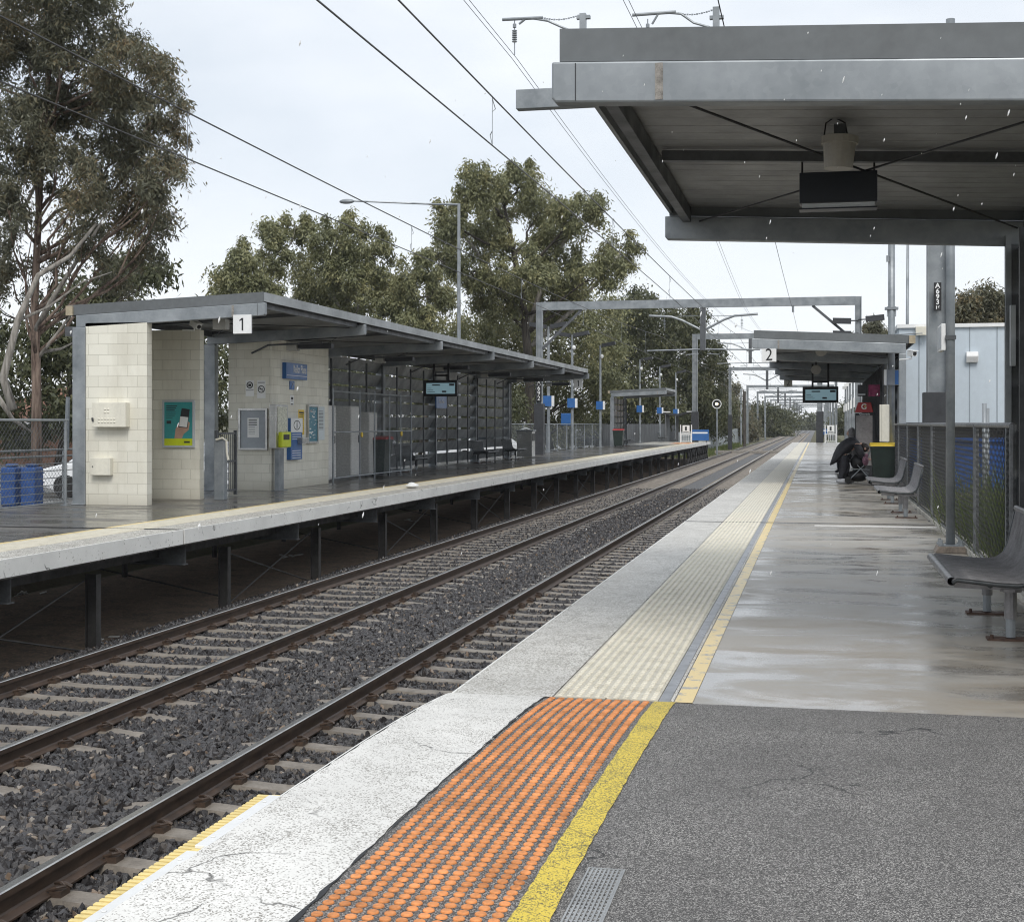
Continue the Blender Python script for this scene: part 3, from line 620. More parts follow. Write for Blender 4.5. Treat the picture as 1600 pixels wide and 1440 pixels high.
m = MB(); m.box(-9.45, -9.35, 3, LEND, -.42, -.22); m.box(-13.1, -12.9, 3, LEND, -.42, -.22); m.build('bearer', UNDER, lp)
m = MB()
for k in range(9):
    y = 100 + 2.1 * k; m.bar((-9.1, y, -1.5), (-9.1, y + 1.9, -.3), .15, .15); m.bar((-9.1, y + 1.9, -1.5), (-9.1, y, -.3), .15, .15)
m.build('timber_trestle', UNDER, lp)
rs = random.Random(3)

# ================================================================== SHELTERS
def shelter(name, label, xt, xb, ztip, ys, cw=.12, group='platform shelters'):
    """mono-pitch canopy: rafters at every frame, posts along the back, roof deck rising towards the tracks"""
    s = 1 if xb > xt else -1; t = math.tan(R(2.6)); y0, y1 = ys[0], ys[-1]
    zr = lambda x: ztip - abs(x - xt) * t                     # top of roof
    root = thing(name, label, 'shelter', (xb, y0, 0), group)
    xf = xt + s * .04
    # deck
    m = MB(); m.prism([(xf + s * .03, zr(xf) - .04), (xb + s * .25, zr(xb + s * .25) - .04), (xb + s * .25, zr(xb + s * .25) - .10), (xf + s * .03, zr(xf) - .10)], 'y', y0 + .02, y1 - .02)
    yy = y0 + .12
    while yy < y1 - .1:
        m.prism([(xf + s * .05, zr(xf) - .10), (xb + s * .2, zr(xb + s * .2) - .10), (xb + s * .2, zr(xb + s * .2) - .1022), (xf + s * .05, zr(xf) - .1022)], 'y', yy, yy + .006); yy += .26
    m.build('roof', ROOFUND, root)
    # fascia on four sides
    m = MB()
    for ya, yb in ((y0 - .02, y0 + .02), (y1 - .02, y1 + .02)):
        m.prism([(xf, zr(xf)), (xb + s * .28, zr(xb + s * .28)), (xb + s * .28, zr(xb + s * .28) - .19), (xf, zr(xf) - .19)], 'y', ya, yb)
    me_ = MB(); me_.box(xf, xf + s * .03, y0 + .02, y1 - .02, zr(xf) - .17, zr(xf) - .001); me_.build('track_side_flashing', EDGEF, root)
    m.box(xb + s * .25, xb + s * .28, y0 + .02, y1 - .02, zr(xb) - .2, zr(xb) - .005)
    m.prism([(xf + s * .03, zr(xf) - .002), (xb + s * .25, zr(xb + s * .25) - .002), (xb + s * .25, zr(xb + s * .25) - .02), (xf + s * .03, zr(xf) - .02)], 'y', y0 + .02, y1 - .02)
    m.build('fascia', FASCIA, root)
    m = MB(); xe = xb + s * .29; m.box(xe, xe - s * .14, y0 - .06, y0 - .021, zr(xe) - .19, zr(xe) - .01); m.build('end_cap', TAN, root)
    zb = lambda x: zr(x) - .20
    for y in ys:
        m = MB(); x1 = xb + s * .08
        m.prism([(xt, zb(xt)), (x1, zb(x1)), (x1, zb(x1) - .235), (xt + s * .02, zb(xt) - .235), (xt, zb(xt) - .21)], 'y', y - .06, y + .06)
        m.build('rafter', GALV, root, bevel=.012)
        m = MB(); m.box(xb - cw, xb + cw, y - .1, y + .1, 0, zb(xb) - .235); m.box(xb - .13, xb + .13, y - .15, y + .15, 0, .02); m.build('column', GALV, root, bevel=.01)
    xs = xt + s * .62; m = MB(); m.box(xs - .022, xs + .022, ys[0] - .0635, ys[0] - .0605, zb(xs) - .22, zb(xs) - .012); m.build('weld_stain', paint('dull weld streak', (.27, .25, .225), .6, .1, .4, 16), root)
    xs = xt + s * .14; m = MB(); m.box(xs - .003, xs + .003, ys[0] - .0625, ys[0] - .0605, zb(xs) - .225, zb(xs) - .01); m.build('seam', CHAR, root)
    for ya, yb in zip(ys[:-1], ys[1:]):
        ym = (ya + yb) / 2; m = MB()
        m.prism([(xt + s * .3, zr(xt + s * .3) - .12), (xb, zr(xb) - .12), (xb, zr(xb) - .20), (xt + s * .3, zr(xt + s * .3) - .20)], 'y', ym - .035, ym + .035); m.build('purlin', DKSTEEL, root)
        for xx in (xt + s * .22, xb): m = MB(); m.box(xx - .04, xx + .04, ya + .06, yb - .06, zr(xx) - .26, zr(xx) - .12); m.build('edge_channel', DKSTEEL, root)
        m = MB(); za = zr(xt) - .27; zb2 = zr(xb) - .27
        m.tube([(xt + s * .35, ya + .1, za), (xb - s * .1, yb - .1, zb2)], .009, 5); m.tube([(xt + s * .35, yb - .1, za), (xb - s * .1, ya + .1, zb2)], .009, 5); m.build('brace_rod', BLACK, root)
    return root, zr
def louvres(root, xb, y0, y1, z0, z1, s, pitch=.43, bay=1.03, name='louvre_screen', ck=.075):
    """wall of tilted blades between mullions, with triangular cheek plates"""
    m = MB(); z = z0
    while z < z1 - .1:
        m.bar((xb + s * .02, y0, z + .17), (xb + s * .02, y1, z + .17), .012, .385, 0, up=(s * -.5, 0, 1)); z += pitch
    k = max(1, int(round((y1 - y0) / bay)))
    for i in range(k + 1):
        y = y0 + (y1 - y0) * i / k; z = z0
        while z < z1 - .1:
            m.prism([(xb - s * ck, z + .34), (xb + s * .12, z), (xb + s * .13, z + .34)], 'y', y - .004, y + .004); z += pitch
    m.build(name, LOUVRE, root)
    m = MB()
    for i in range(k + 1):
        y = y0 + (y1 - y0) * i / k; m.box(xb - s * .135, xb - s * .185, y - .025, y + .025, 0.02, z1 + .05)
    m.build('mullions', DKSTEEL, root)

# near canopy (its far half is what the photograph shows)
YS1 = [8.0, 14.13]
c1, zr1 = shelter('platform_shelter', 'near canopy overhead with rain streaked galvanised beam and dark underside', -1.5, 1.95, 3.80, YS1, .05)
louvres(c1, 1.92, 8.2, 14.0, .25, 3.2, 1, ck=.13)
m = MB(); m.box(1.79, 2.0, 13.955, 13.97, .05, 3.2); m.build('screen_end_plate', DKSTEEL, c1)
m = MB(); m.box(1.735, 1.785, 13.93, 14.03, .02, 3.3); m.build('screen_post', GALV, c1)
YS2 = [33.8, 39.9, 46.0, 52.1, 58.2]
c2, zr2 = shelter('platform_shelter', 'further canopy on the near platform with number 2 sign under its front beam', -1.53, 1.92, 3.74, YS2, .08)
louvres(c2, 1.92, 40.0, 58.0, .25, 3.1, 1)
YS3 = [24.0, 29.78] + [24.0 + 6.15 * k for k in range(2, 7)]
c3, zr3 = shelter('platform_shelter', 'long shelter on the opposite platform with cream block walls and louvred back', -9.83, -13.52, 3.92, YS3, .13)
louvres(c3, -13.5, 34.2, 60.9, .10, 3.3, -1, .43, 1.54)
YS4 = [93.4, 99.6]
c4, zr4 = shelter('platform_shelter', 'small single bay shelter near the far end of the opposite platform', -9.83, -13.5, 3.92, YS4)
louvres(c4, -13.5, 93.6, 99.4, .3, 3.2, -1, .43, 1.5)
for k, (y, lab) in enumerate(zip(YS3[1:], ('first dark light fitting under the long shelter roof, just past the number 1 sign', 'second dark light fitting under the long shelter roof', 'third dark light fitting under the long shelter roof', 'fourth dark light fitting under the long shelter roof', 'fifth dark light fitting under the long shelter roof', 'last dark light fitting at the far end of the long shelter roof'))):
    lf = thing('light_fitting', lab, 'light', (-11.1, y + .4, 3.3), 'light fittings under the long shelter'); m = MB(); m.box(-11.55, -10.75, y + .3, y + .5, 3.22, 3.34); m.build('housing', CHAR, lf, bevel=.01); m = MB(); m.box(-11.82, -11.58, y + .28, y + .52, 3.18, 3.38); m.build('end_box', paint('grey speaker box', (.42, .41, .38), .5, 0, .1, 3), lf, bevel=.01)
    m = MB(); m.tube([(-12.6, y + .14, 3.12), (-12.2, y + .14, 3.30), (-10.9, y + .14, 3.34)], .022, 6); m.build('conduit', DKSTEEL, c3)
# block walls of the long shelter
m = MB(); m.box(-13.40, -12.15, 23.94, 24.13, 0, 3.40); m.build('block_wall', BLOCK, c3)
m = MB(); m.box(-13.45, -12.10, 26.1, 26.29, 0, 3.40); m.build('block_wall', BLOCK, c3)
m = MB(); m.box(-13.20, -12.15, 30.0, 33.8, 0, 3.45); m.build('block_wall', BLOCK, c3)
m = MB(); m.box(-14.15, -13.66, 24.5, 24.75, 3.2, 3.38); m.build('rear_bracket', DKSTEEL, c3)
m = MB(); m.box(-13.44, -13.25, 24.13, 26.1, 0, 3.4); m.build('block_wall', BLOCK, c3)

# ================================================================== THINGS ON THE OPPOSITE PLATFORM
def label_sign(u0, v0, u1, v1, y, s, label, size=.27, cat='sign', dep=.06, group='platform number signs', m0=None):
    a, b = rect(u0, v0, u1, v1, 'y', y); c = (a + b) / 2
    r = thing('platform_number_sign', label, cat, (c.x, y, min(a.z, b.z)), group)
    m = MB(); m.box(a.x, b.x, y, y + dep, a.z, b.z); m.build('panel', m0 or WHITE, r, bevel=.006)
    if s == '1':
        k = (a.z - b.z) if a.z > b.z else (b.z - a.z); h_ = k * .33; m = MB(); m.box(c.x - k * .01, c.x + k * .075, y - .005, y - .0005, c.z - h_, c.z + h_)
        m.prism([(c.x - k * .0101, c.z + h_), (c.x - k * .0101, c.z + h_ * .68), (c.x - k * .14, c.z + h_ * .50), (c.x - k * .14, c.z + h_ * .66)], 'y', y - .005, y - .0005); m.build('numeral', BLACK, r)
    else: text(s, size, (c.x, y - .003, c.z), '-y', BLACK, r, 'numeral', sx=.9)
    return r
label_sign(364, 492, 392, 521, 23.85, '1', 'white square sign reading 1 under the long shelter front beam', .40)
label_sign(897, 592, 910, 606, 60.6, '1', 'small white sign reading 1 at the far end of the long shelter', .42)
label_sign(1190, 545, 1213, 565, 33.6, '2', 'white square sign reading 2 under the further canopy front beam', .40)
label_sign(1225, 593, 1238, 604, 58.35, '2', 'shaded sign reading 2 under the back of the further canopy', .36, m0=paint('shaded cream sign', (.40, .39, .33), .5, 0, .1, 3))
# electrical boxes
a, b = rect(151, 629, 203, 667, 'y', 23.94)
e = thing('electrical_box', 'large cream metal box with raised vents on the front block pier', 'box', (a.x, 23.94, b.z), 'electrical boxes')
m = MB(); wallbox(m, a, b, 'y', .17); m.build('body', OFFW, e, bevel=.006)
m = MB()
for i, j in [(i, j) for i in range(6) for j in range(2)] + [(2, 3), (3, 3), (2, 4), (3, 4)]: m.ball((a.x + .14 + i * .062, 23.77, b.z + .09 + j * .06), .026, .014, .018, 8, 6)
m.build('vent', OFFW, e)
m = MB(); m.tube([(a.x + .02, 23.74, b.z + .17), (a.x + .02, 23.76, b.z + .11)], .02, 8); m.build('lock', DKSTEEL, e)
a, b = rect(146, 715, 177, 742, 'y', 23.94); e = thing('electrical_box', 'small cream metal box low on the front block pier', 'box', (a.x, 23.94, b.z), 'electrical boxes')
m = MB(); wallbox(m, a, b, 'y', .12); m.build('body', OFFW, e, bevel=.005); m = MB(); m.tube([(a.x + .05, 23.82, (a.z + b.z) / 2), (a.x + .05, 23.81, (a.z + b.z) / 2)], .012, 8); m.build('lock', DKSTEEL, e)
# advertising poster
def framed(name, label, cat, u0, v0, u1, v1, plane, val, fm, pm, fw=.04, dep=.05, group=None):
    a, b = rect(u0, v0, u1, v1, plane, val); r = thing(name, label, cat, ((a + b) / 2), group); m = MB()
    if plane == 'y':
        x0, x1 = sorted((a.x, b.x)); z0, z1 = sorted((a.z, b.z)); y = val
        m.box(x0, x0 + fw, y - dep, y, z0, z1); m.box(x1 - fw, x1, y - dep, y, z0, z1); m.box(x0 + fw, x1 - fw, y - dep, y, z0, z0 + fw); m.box(x0 + fw, x1 - fw, y - dep, y, z1 - fw, z1); m.build('frame', fm, r, bevel=.004)
        m = MB(); m.box(x0 + fw, x1 - fw, y - dep * .6, y - .002, z0 + fw, z1 - fw); m.build('panel', pm, r); return r, x0 + fw, x1 - fw, z0 + fw, z1 - fw, y - dep * .6
    y0, y1 = sorted((a.y, b.y)); z0, z1 = sorted((a.z, b.z)); x = val
    m.box(x, x + dep, y0, y0 + fw, z0, z1); m.box(x, x + dep, y1 - fw, y1, z0, z1); m.box(x, x + dep, y0 + fw, y1 - fw, z0, z0 + fw); m.box(x, x + dep, y0 + fw, y1 - fw, z1 - fw, z1); m.build('frame', fm, r, bevel=.004)
    m = MB(); m.box(x + .002, x + dep * .6, y0 + fw, y1 - fw, z0 + fw, z1 - fw); m.build('panel', pm, r); return r, y0 + fw, y1 - fw, z0 + fw, z1 - fw, x + dep * .6
r, x0, x1, z0, z1, yf = framed('poster', 'teal poster of a hand holding a phone in a grey frame', 'poster', 255, 625, 305, 699, 'y', 26.1, GREYP, TEAL)
W_, H_ = x1 - x0, z1 - z0
m = MB(); m.box(x0, x1, yf - .003, yf, z0, z0 + H_ * .16); m.build('lime_band', LIME, r)
m = MB(); m.prism([(x0 + W_ * .36, z0 + H_ * .16), (x0 + W_ * .62, z0 + H_ * .16), (x0 + W_ * .68, z0 + H_ * .26), (x0 + W_ * .86, z0 + H_ * .36), (x0 + W_ * .90, z0 + H_ * .52), (x0 + W_ * .80, z0 + H_ * .58), (x0 + W_ * .5, z0 + H_ * .5), (x0 + W_ * .40, z0 + H_ * .38)], 'y', yf - .005, yf - .0005); m.build('printed_hand', SKIN, r)
m = MB(); m.prism([(x0 + W_ * .50, z0 + H_ * .42), (x0 + W_ * .82, z0 + H_ * .40), (x0 + W_ * .90, z0 + H_ * .83), (x0 + W_ * .62, z0 + H_ * .86)], 'y', yf - .008, yf - .0055); ph = m.build('printed_phone', CHAR, r)
m = MB(); m.prism([(x0 + W_ * .53, z0 + H_ * .44), (x0 + W_ * .80, z0 + H_ * .42), (x0 + W_ * .85, z0 + H_ * .65), (x0 + W_ * .57, z0 + H_ * .67)], 'y', yf - .011, yf - .0085); m.build('phone_screen', PAPER, ph)
m = MB()
for k, (ww, hh) in enumerate(((.38, .018), (.34, .018), (.30, .018), (.33, .008), (.33, .008), (.3, .008), (.22, .008))):
    zz = z0 + H_ * (.90 - k * .045); m.box(x0 + W_ * .07, x0 + W_ * (.07 + ww), yf - .003, yf - .0005, zz, zz + H_ * hh)
m.box(x0 + W_ * .08, x0 + W_ * .24, yf - .003, yf - .0005, z0 + H_ * .50, z0 + H_ * .57); m.box(x0 + W_ * .7, x0 + W_ * .9, yf - .006, yf - .0035, z0 + H_ * .06, z0 + H_ * .10); m.build('printed_text', CHAR, r)
# notice board
r, x0, x1, z0, z1, yf = framed('notice_board', 'grey notice board with one white paper notice on the block wall', 'notice board', 374, 638, 419, 703, 'y', 30.0, STAIN, paint('grey board lining', (.33, .36, .39), .35, 0, .08, 2), .045, .07)
m = MB(); W_ = x1 - x0; H_ = z1 - z0; m.box(x0 + W_ * .28, x0 + W_ * .74, yf - .004, yf - .0005, z0 + H_ * .28, z0 + H_ * .80); m.build('paper', PAPER, r)
m = MB()
for k in range(9):
    zz = z0 + H_ * (.74 - k * .045); m.box(x0 + W_ * .33, x0 + W_ * (.66 if k < 4 else .58), yf - .006, yf - .0045, zz, zz + H_ * (.02 if k < 4 else .008))
m.build('printed_text', CHAR, r)
# small pictogram signs on the block wall
def ring(m, c, r0, r1, y, n=24):
    vs = [(c[0] + rr * math.cos(2 * math.pi * k / n), yy, c[1] + rr * math.sin(2 * math.pi * k / n)) for yy in (y, y - .003) for rr in (r0, r1) for k in range(n)]
    m.add(vs, [f for k in range(n) for f in ((2 * n + k, 2 * n + (k + 1) % n, 3 * n + (k + 1) % n, 3 * n + k), (k, n + k, n + (k + 1) % n, (k + 1) % n), (k, (k + 1) % n, 2 * n + (k + 1) % n, 2 * n + k), (n + k, 3 * n + k, 3 * n + (k + 1) % n, n + (k + 1) % n))])
a, b = rect(384, 594, 397, 619, 'y', 30.0); r = thing('camera_sign', 'white sticker with a black ringed camera symbol on the block wall', 'sign', (a + b) / 2)
m = MB(); wallbox(m, a, b, 'y', .006); m.build('panel', PAPER, r); m = MB(); cx = (a.x + b.x) / 2; ring(m, (cx, a.z - .11), .055, .078, 29.993); m.box(cx - .035, cx + .035, 29.989, 29.9935, a.z - .14, a.z - .085); m.box(a.x + .01, b.x - .01, 29.99, 29.9935, a.z - .235, a.z - .222); m.build('pictogram', BLACK, r)
a, b = rect(402, 594, 415, 622, 'y', 30.0); r = thing('no_smoking_sign', 'white sticker with a no smoking ring on the block wall', 'sign', (a + b) / 2)
m = MB(); wallbox(m, a, b, 'y', .006); m.build('panel', PAPER, r); m = MB(); cx = (a.x + b.x) / 2; cz = (a.z + b.z) / 2; ring(m, (cx, cz), .066, .084, 29.993); m.box(cx - .05, cx + .04, 29.989, 29.9935, cz - .008, cz + .010); m.bar((cx - .05, 29.991, cz + .05), (cx + .05, 29.991, cz - .05), .003, .014); m.box(a.x + .02, b.x - .02, 29.99, 29.9935, a.z - .06, a.z - .045); m.build('pictogram', BLACK, r)
# signs on the track face of the block wall
XW = -12.15
def sidebox(name, label, cat, u0, v0, u1, v1, mat, dep=.02, group=None):
    a, b = rect(u0, v0, u1, v1, 'x', XW); r = thing(name, label, cat, (a + b) / 2, group); m = MB(); wallbox(m, a, b, 'x', dep); m.build('panel', mat, r, bevel=.003); y0, y1 = sorted((a.y, b.y)); z0, z1 = sorted((a.z, b.z)); return r, y0, y1, z0, z1, XW + dep
r, y0, y1, z0, z1, xf = sidebox('station_name_sign', 'blue station name sign reading Keilor Plains high on the block wall', 'sign', 441, 566, 474, 594, BLUE, .10)
text('Keilor Plains', .27, (xf + .003, y1 - .07, z0 + (z1 - z0) * .62), '+x', WHITE, r, align='RIGHT', sx=.62, bold=.002)
m = MB(); m.box(xf, xf + .004, y0 + .03, y1 - .03, z0 + .075, z0 + .087); m.build('white_rule', WHITE, r)
r, y0, y1, z0, z1, xf = sidebox('arrow_sign', 'small blue sign with a white slanting arrow on the block wall', 'sign', 452, 595, 459, 609, BLUE)
m = MB(); m.bar((xf + .002, y0 + .08, z0 + .04), (xf + .002, y1 - .08, z1 - .04), .004, .03, up=(1, 0, 0)); m.bar((xf + .002, y1 - .08, z1 - .04), (xf + .002, y1 - .2, z1 - .05), .004, .025, up=(1, 0, 0)); m.build('arrow', WHITE, r)
r, y0, y1, z0, z1, xf = sidebox('notice_sticker', 'small white sticker with black print below the arrow sign', 'sign', 453, 617, 459, 633, PAPER, .005)
m = MB(); m.box(xf, xf + .003, y0 + .05, y1 - .05, z0 + .01, z0 + .035); m.box(xf, xf + .003, y0 + .06, y1 - .06, z0 + .09, z0 + .10); m.box(xf, xf + .003, y0 + .06, y1 - .06, z0 + .13, z0 + .19); m.build('printed_text', BLACK, r)
r, y0, y1, z0, z1, xf = sidebox('yellow_notice', 'narrow yellow printed notice on the block wall', 'notice', 466, 640, 475, 679, YELLOW, .006)
m = MB()
for k in range(11): m.box(xf, xf + .003, y0 + .05, y1 - .06, z1 - .13 - k * .045, z1 - .115 - k * .045)
m.box(xf, xf + .003, y0 + .04, y1 - .04, z1 - .09, z1 - .05); m.build('printed_text', CHAR, r)
r, y0, y1, z0, z1, xf = framed('network_map', 'teal printed map in a silver frame on the block wall', 'map', 478, 632, 494, 692, 'x', XW, STAIN, paint('teal map', (.02, .17, .24), .35, 0, .1, 2), .05, .07)
m = MB(); rs = random.Random(5)
for k in range(26):
    yy = rs.uniform(y0 + .05, y1 - .15); zz = rs.uniform(z0 + .04, z1 - .08); m.box(xf, xf + .003, yy, yy + rs.uniform(.05, .14), zz, zz + rs.uniform(.01, .035))
m.build('printed_text', PAPER, r)
r, y0, y1, z0, z1, xf = sidebox('timetable_sheet', 'pale blue timetable sheet beside the teal map', 'timetable', 495, 635, 506, 687, paint('pale timetable', (.60, .66, .68), .4, 0, .06, 3), .02)
m = MB()
for k in range(14): m.box(xf, xf + .003, y0 + .08, y1 - .1, z1 - .12 - k * .035, z1 - .108 - k * .035)
m.build('printed_text', CHAR, r)
# information point
r, y0, y1, z0, z1, xf = sidebox('information_point', 'blue and white information point with a lower case i', 'info point', 448, 653, 466, 717, BLUE, .10)
zi = z0 + (z1 - z0) * .66; m = MB(); m.box(xf, xf + .012, y0, y1, zi, z1); m.build('white_panel', WHITE, r)
cy = (y0 + y1) / 2; m = MB(); vs = []; n = 24
for q, (ra, rb) in enumerate(((.22, .115), (.185, .095))):
    for k in range(n): vs.append((xf + .014, cy + ra * math.cos(2 * math.pi * k / n), (zi + z1) / 2 + rb * math.sin(2 * math.pi * k / n)))
m.add(vs, [(k, (k + 1) % n, n + (k + 1) % n, n + k) for k in range(n)]); m.build('oval_ring', BLACK, r)
text('i', .22, (xf + .014, cy, (zi + z1) / 2), '+x', BLACK, r, 'letter', sx=1.6, bold=.004)
m = MB(); m.box(xf, xf + .14, cy + .05, y1 + .12, zi - .27, zi - .13); m.build('speaker_hood', STAIN, r, bevel=.01)
m = MB()
for k in range(7): m.box(xf, xf + .003, y0 + .1, y1 - .1, zi - .06 - k * .055 - (.22 if k > 2 else 0), zi - .045 - k * .055 - (.22 if k > 2 else 0))
m.build('printed_text', WHITE, r)
# ticket reader on a post
p0 = PX(437, 762, -11.95); rd = thing('ticket_reader', 'lime yellow ticket reader on a grey post before the block wall', 'ticket reader', (-11.93, p0.y, 0))
ya = PX(428, 700, -11.95).y; yb = PX(447, 700, -11.95).y; yc = (ya + yb) / 2
m = MB(); m.box(-12.02, -11.92, yc - .16, yc + .16, 0, .95); m.box(-12.08, -11.86, yc - .25, yc + .25, 0, .012); m.build('post', GALV, rd, bevel=.008)
z1 = PX(437, 632, -11.95).z; z0 = PX(437, 700, -11.95).z
m = MB(); m.box(-12.06, -11.90, ya, yb, z0, z1); m.build('backing_panel', STAIN, rd, bevel=.01)
m = MB(); m.box(-11.899, -11.893, ya + .08, yb - .08, z0 + .30, z1 - .05); m.build('printed_sheet', paint('printed leaflet', (.62, .62, .52), .5, 0, .45, 30), rd)
m = MB(); m.box(-11.90, -11.80, ya + .12, yb - .05, z0 + .02, z0 + .37); rdr = m.build('reader', LIME, rd, bevel=.02)
m = MB(); m.box(-11.80, -11.795, ya + .2, yb - .18, z0 + .19, z0 + .31); m.build('screen', BLACK, rdr)
# help post and pedestrian gate between the walls
m = MB(); m.box(-11.72, -11.50, 25.93, 26.09, 0, 1.22); hp = thing('validator_post', 'grey steel post with a pale curved handle in the platform entrance', 'post', (-11.6, 26, 0)); m.build('pillar', GALV, hp, bevel=.012)
m = MB(); m.tube([(-11.66, 25.9, 1.2), (-11.52, 25.9, 1.235), (-11.44, 25.9, 1.18), (-11.43, 25.9, .95), (-11.40, 25.9, .80)], .022, 8); m.build('handle', OFFW, hp)
gt = thing('pedestrian_gate', 'narrow dark steel bar gate standing open beside the block wall', 'gate', (-12.0, 26.5, 0))
m = MB()
for yy in (26.45, 27.4): m.box(-11.93, -11.87, yy - .03, yy + .03, .04, 1.38)
for zz in (.14, .74, 1.32): m.box(-11.92, -11.88, 26.48, 27.37, zz - .02, zz + .02)
m.build('gate_frame', DKSTEEL, gt); m = MB()
for k in range(8): m.tube([(-11.9, 26.56 + k * .1, .14), (-11.9, 26.56 + k * .1, 1.32)], .009, 6)
m.build('bars', DKSTEEL, gt)
m = MB(); m.box(-13.05, -12.35, 27.8, 27.86, .1, 1.25)
for k in range(4): pass
# speakers and cameras
def camera(name, label, loc, aim=(0, -1, 0)):
    l = Vector(loc); a = Vector(aim).normalized(); r = thing(name, label, 'camera', l, 'security cameras')
    m = MB(); m.bar(l, l + a * .30, .11, .11); m.bar(l - a * .02 + Vector((0, 0, .07)), l + a * .36 + Vector((0, 0, .07)), .14, .02); m.build('housing', WHITE, r, bevel=.01)
    m = MB(); m.tube([l + a * .301, l + a * .306], .042, 12); m.build('lens', BLACK, r)
    m = MB(); m.tube([l + a * .1 + Vector((0, 0, -.06)), l + a * .1 + Vector((0, 0, -.12)), l + Vector((-.22, .05, -.14))], .016, 6); m.build('bracket', WHITE, r); return r
camera('security_camera', 'white camera angled under the long shelter roof by the poster wall', PY(300, 504, 25.6), (.8, -.6, -.35))
camera('security_camera', 'white camera on an arm in front of the blue grey hut', PY(1421, 552, 33.2), (.35, -1, -.1))
for k, (u, v, y) in enumerate(((342, 506, 24.6), (513, 532, 36.3))):
    p = PY(u, v, y); m = MB(); m.box(p.x - .13, p.x + .13, y, y + .2, p.z - .1, p.z + .1); one(m, 'loudspeaker', paint('grey speaker box', (.42, .41, .38), .5, 0, .1, 3), ('pale grey speaker box beside the number 1 sign', 'pale grey speaker box under the roof past the block wall')[k], 'speaker', 'loudspeakers', bevel=.01)
# equipment cage
cg = thing('equipment_cage', 'tall galvanised mesh cage holding lockers and a bin', 'cage', (-12.15, 34, 0))
m = MB(); X0 = -12.12
PY_ = [34.05, 36.2, 37.5, 38.9, 40.0, 41.1]
for y in PY_: m.tube([(X0, y, 0), (X0, y, 2.42)], .025, 8)
for z in (.12, 1.3, 2.35): m.tube([(X0, PY_[0], z), (X0, PY_[-1], z)], .02, 8)
m.tube([(X0, 41.1, 2.35), (-13.4, 41.1, 2.35)], .02, 8); m.tube([(X0, 41.1, .12), (-13.4, 41.1, .12)], .02, 8); m.tube([(-13.4, 41.1, 0), (-13.4, 41.1, 2.4)], .025, 8); m.build('frame', GALV, cg)
m = MB(); link_mesh(m, (X0, PY_[0], .12), (0, 1, 0), (0, 0, 1), PY_[-1] - PY_[0], 2.23, .075, .0018); link_mesh(m, (X0, 41.1, .12), (-1, 0, 0), (0, 0, 1), 1.28, 2.23, .075, .0025); m.build('mesh', GALV, cg, fix=False)
for y in (36.25, 39.95): m = MB(); m.tube([(X0 + .03, y, 1.22), (X0 + .06, y, 1.22)], .07, 12); m.build('padlock', YELLOW, cg)
for k, (x, y, h, lab) in enumerate(((-12.9, 34.6, 2.0, 'tall pale locker at the front end of the mesh cage, nearest the block wall'), (-12.85, 36.4, 2.0, 'tall pale locker second from the block wall inside the mesh cage'), (-12.95, 38.3, 1.85, 'shorter grey white locker deep inside the cage behind the red lidded bin'))):
    r = thing('equipment_locker', lab, 'locker', (x, y, 0), 'lockers in the mesh cage'); m = MB(); m.box(x - .4, x + .4, y, y + .75, .06, h); m.build('body', paint('pale locker', (.68, .67, .64), .6, 0, .2, 20), r, bevel=.01)
    m = MB(); m.box(x + .4, x + .412, y + .03, y + .72, .12, h - .05); dr = m.build('door', paint('locker door', (.80, .79, .76), .6, 0, .15, 30), r); m = MB(); m.box(x + .412, x + .43, y + .6, y + .63, 1.0, 1.2); m.build('handle', DKSTEEL, dr)
def wheelie(label, loc, lid, s=1.0):
    x, y, z = loc; r = thing('wheelie_bin', label, 'bin', loc, 'wheelie bins'); m = MB()
    a, b, c, d = .24 * s, .27 * s, .31 * s, .34 * s
    m.add([(x - a, y - b, z + .06), (x + a, y - b, z + .06), (x + a, y + b, z + .06), (x - a, y + b, z + .06), (x - c, y - d, z + .98 * s), (x + c, y - d, z + .98 * s), (x + c, y + d, z + .98 * s), (x - c, y + d, z + .98 * s)], [(3, 2, 1, 0), (0, 1, 5, 4), (1, 2, 6, 5), (2, 3, 7, 6), (3, 0, 4, 7), (4, 5, 6, 7)])
    m.box(x - c - .015, x + c + .015, y - d - .015, y + d + .015, z + .93 * s, z + .975 * s); m.build('body', DKGREEN, r, bevel=.015)
    m = MB(); m.prism([(y - d - .03, z + .985 * s), (y + d + .03, z + .985 * s), (y + d, z + 1.05 * s), (y, z + 1.075 * s), (y - d, z + 1.03 * s)], 'x', x - c - .02, x + c + .02); m.build('lid', lid, r, bevel=.012)
    for sx in (-1, 1): m = MB(); m.tube([(x + sx * .22, y + b, z + .11), (x + sx * .28, y + b, z + .11)], .11, 14); m.build('wheel', TYRE, r)
    m = MB(); m.tube([(x - c + .05, y + d + .05, z + .93 * s), (x + c - .05, y + d + .05, z + .93 * s)], .016, 6); m.build('handle', DKGREEN, r); return r
wheelie('dark green bin with a red lid inside the mesh cage', (-12.5, 39.0, 0), REDM, 1.08)
wheelie('dark bin with a yellow lid beside the benches on the near platform', (1.57, 35.6, 0), YELLOW, .98)
wheelie('dark bin with a red lid before the small far shelter', (-12.9, 92.2, 0), REDM, 1.1)

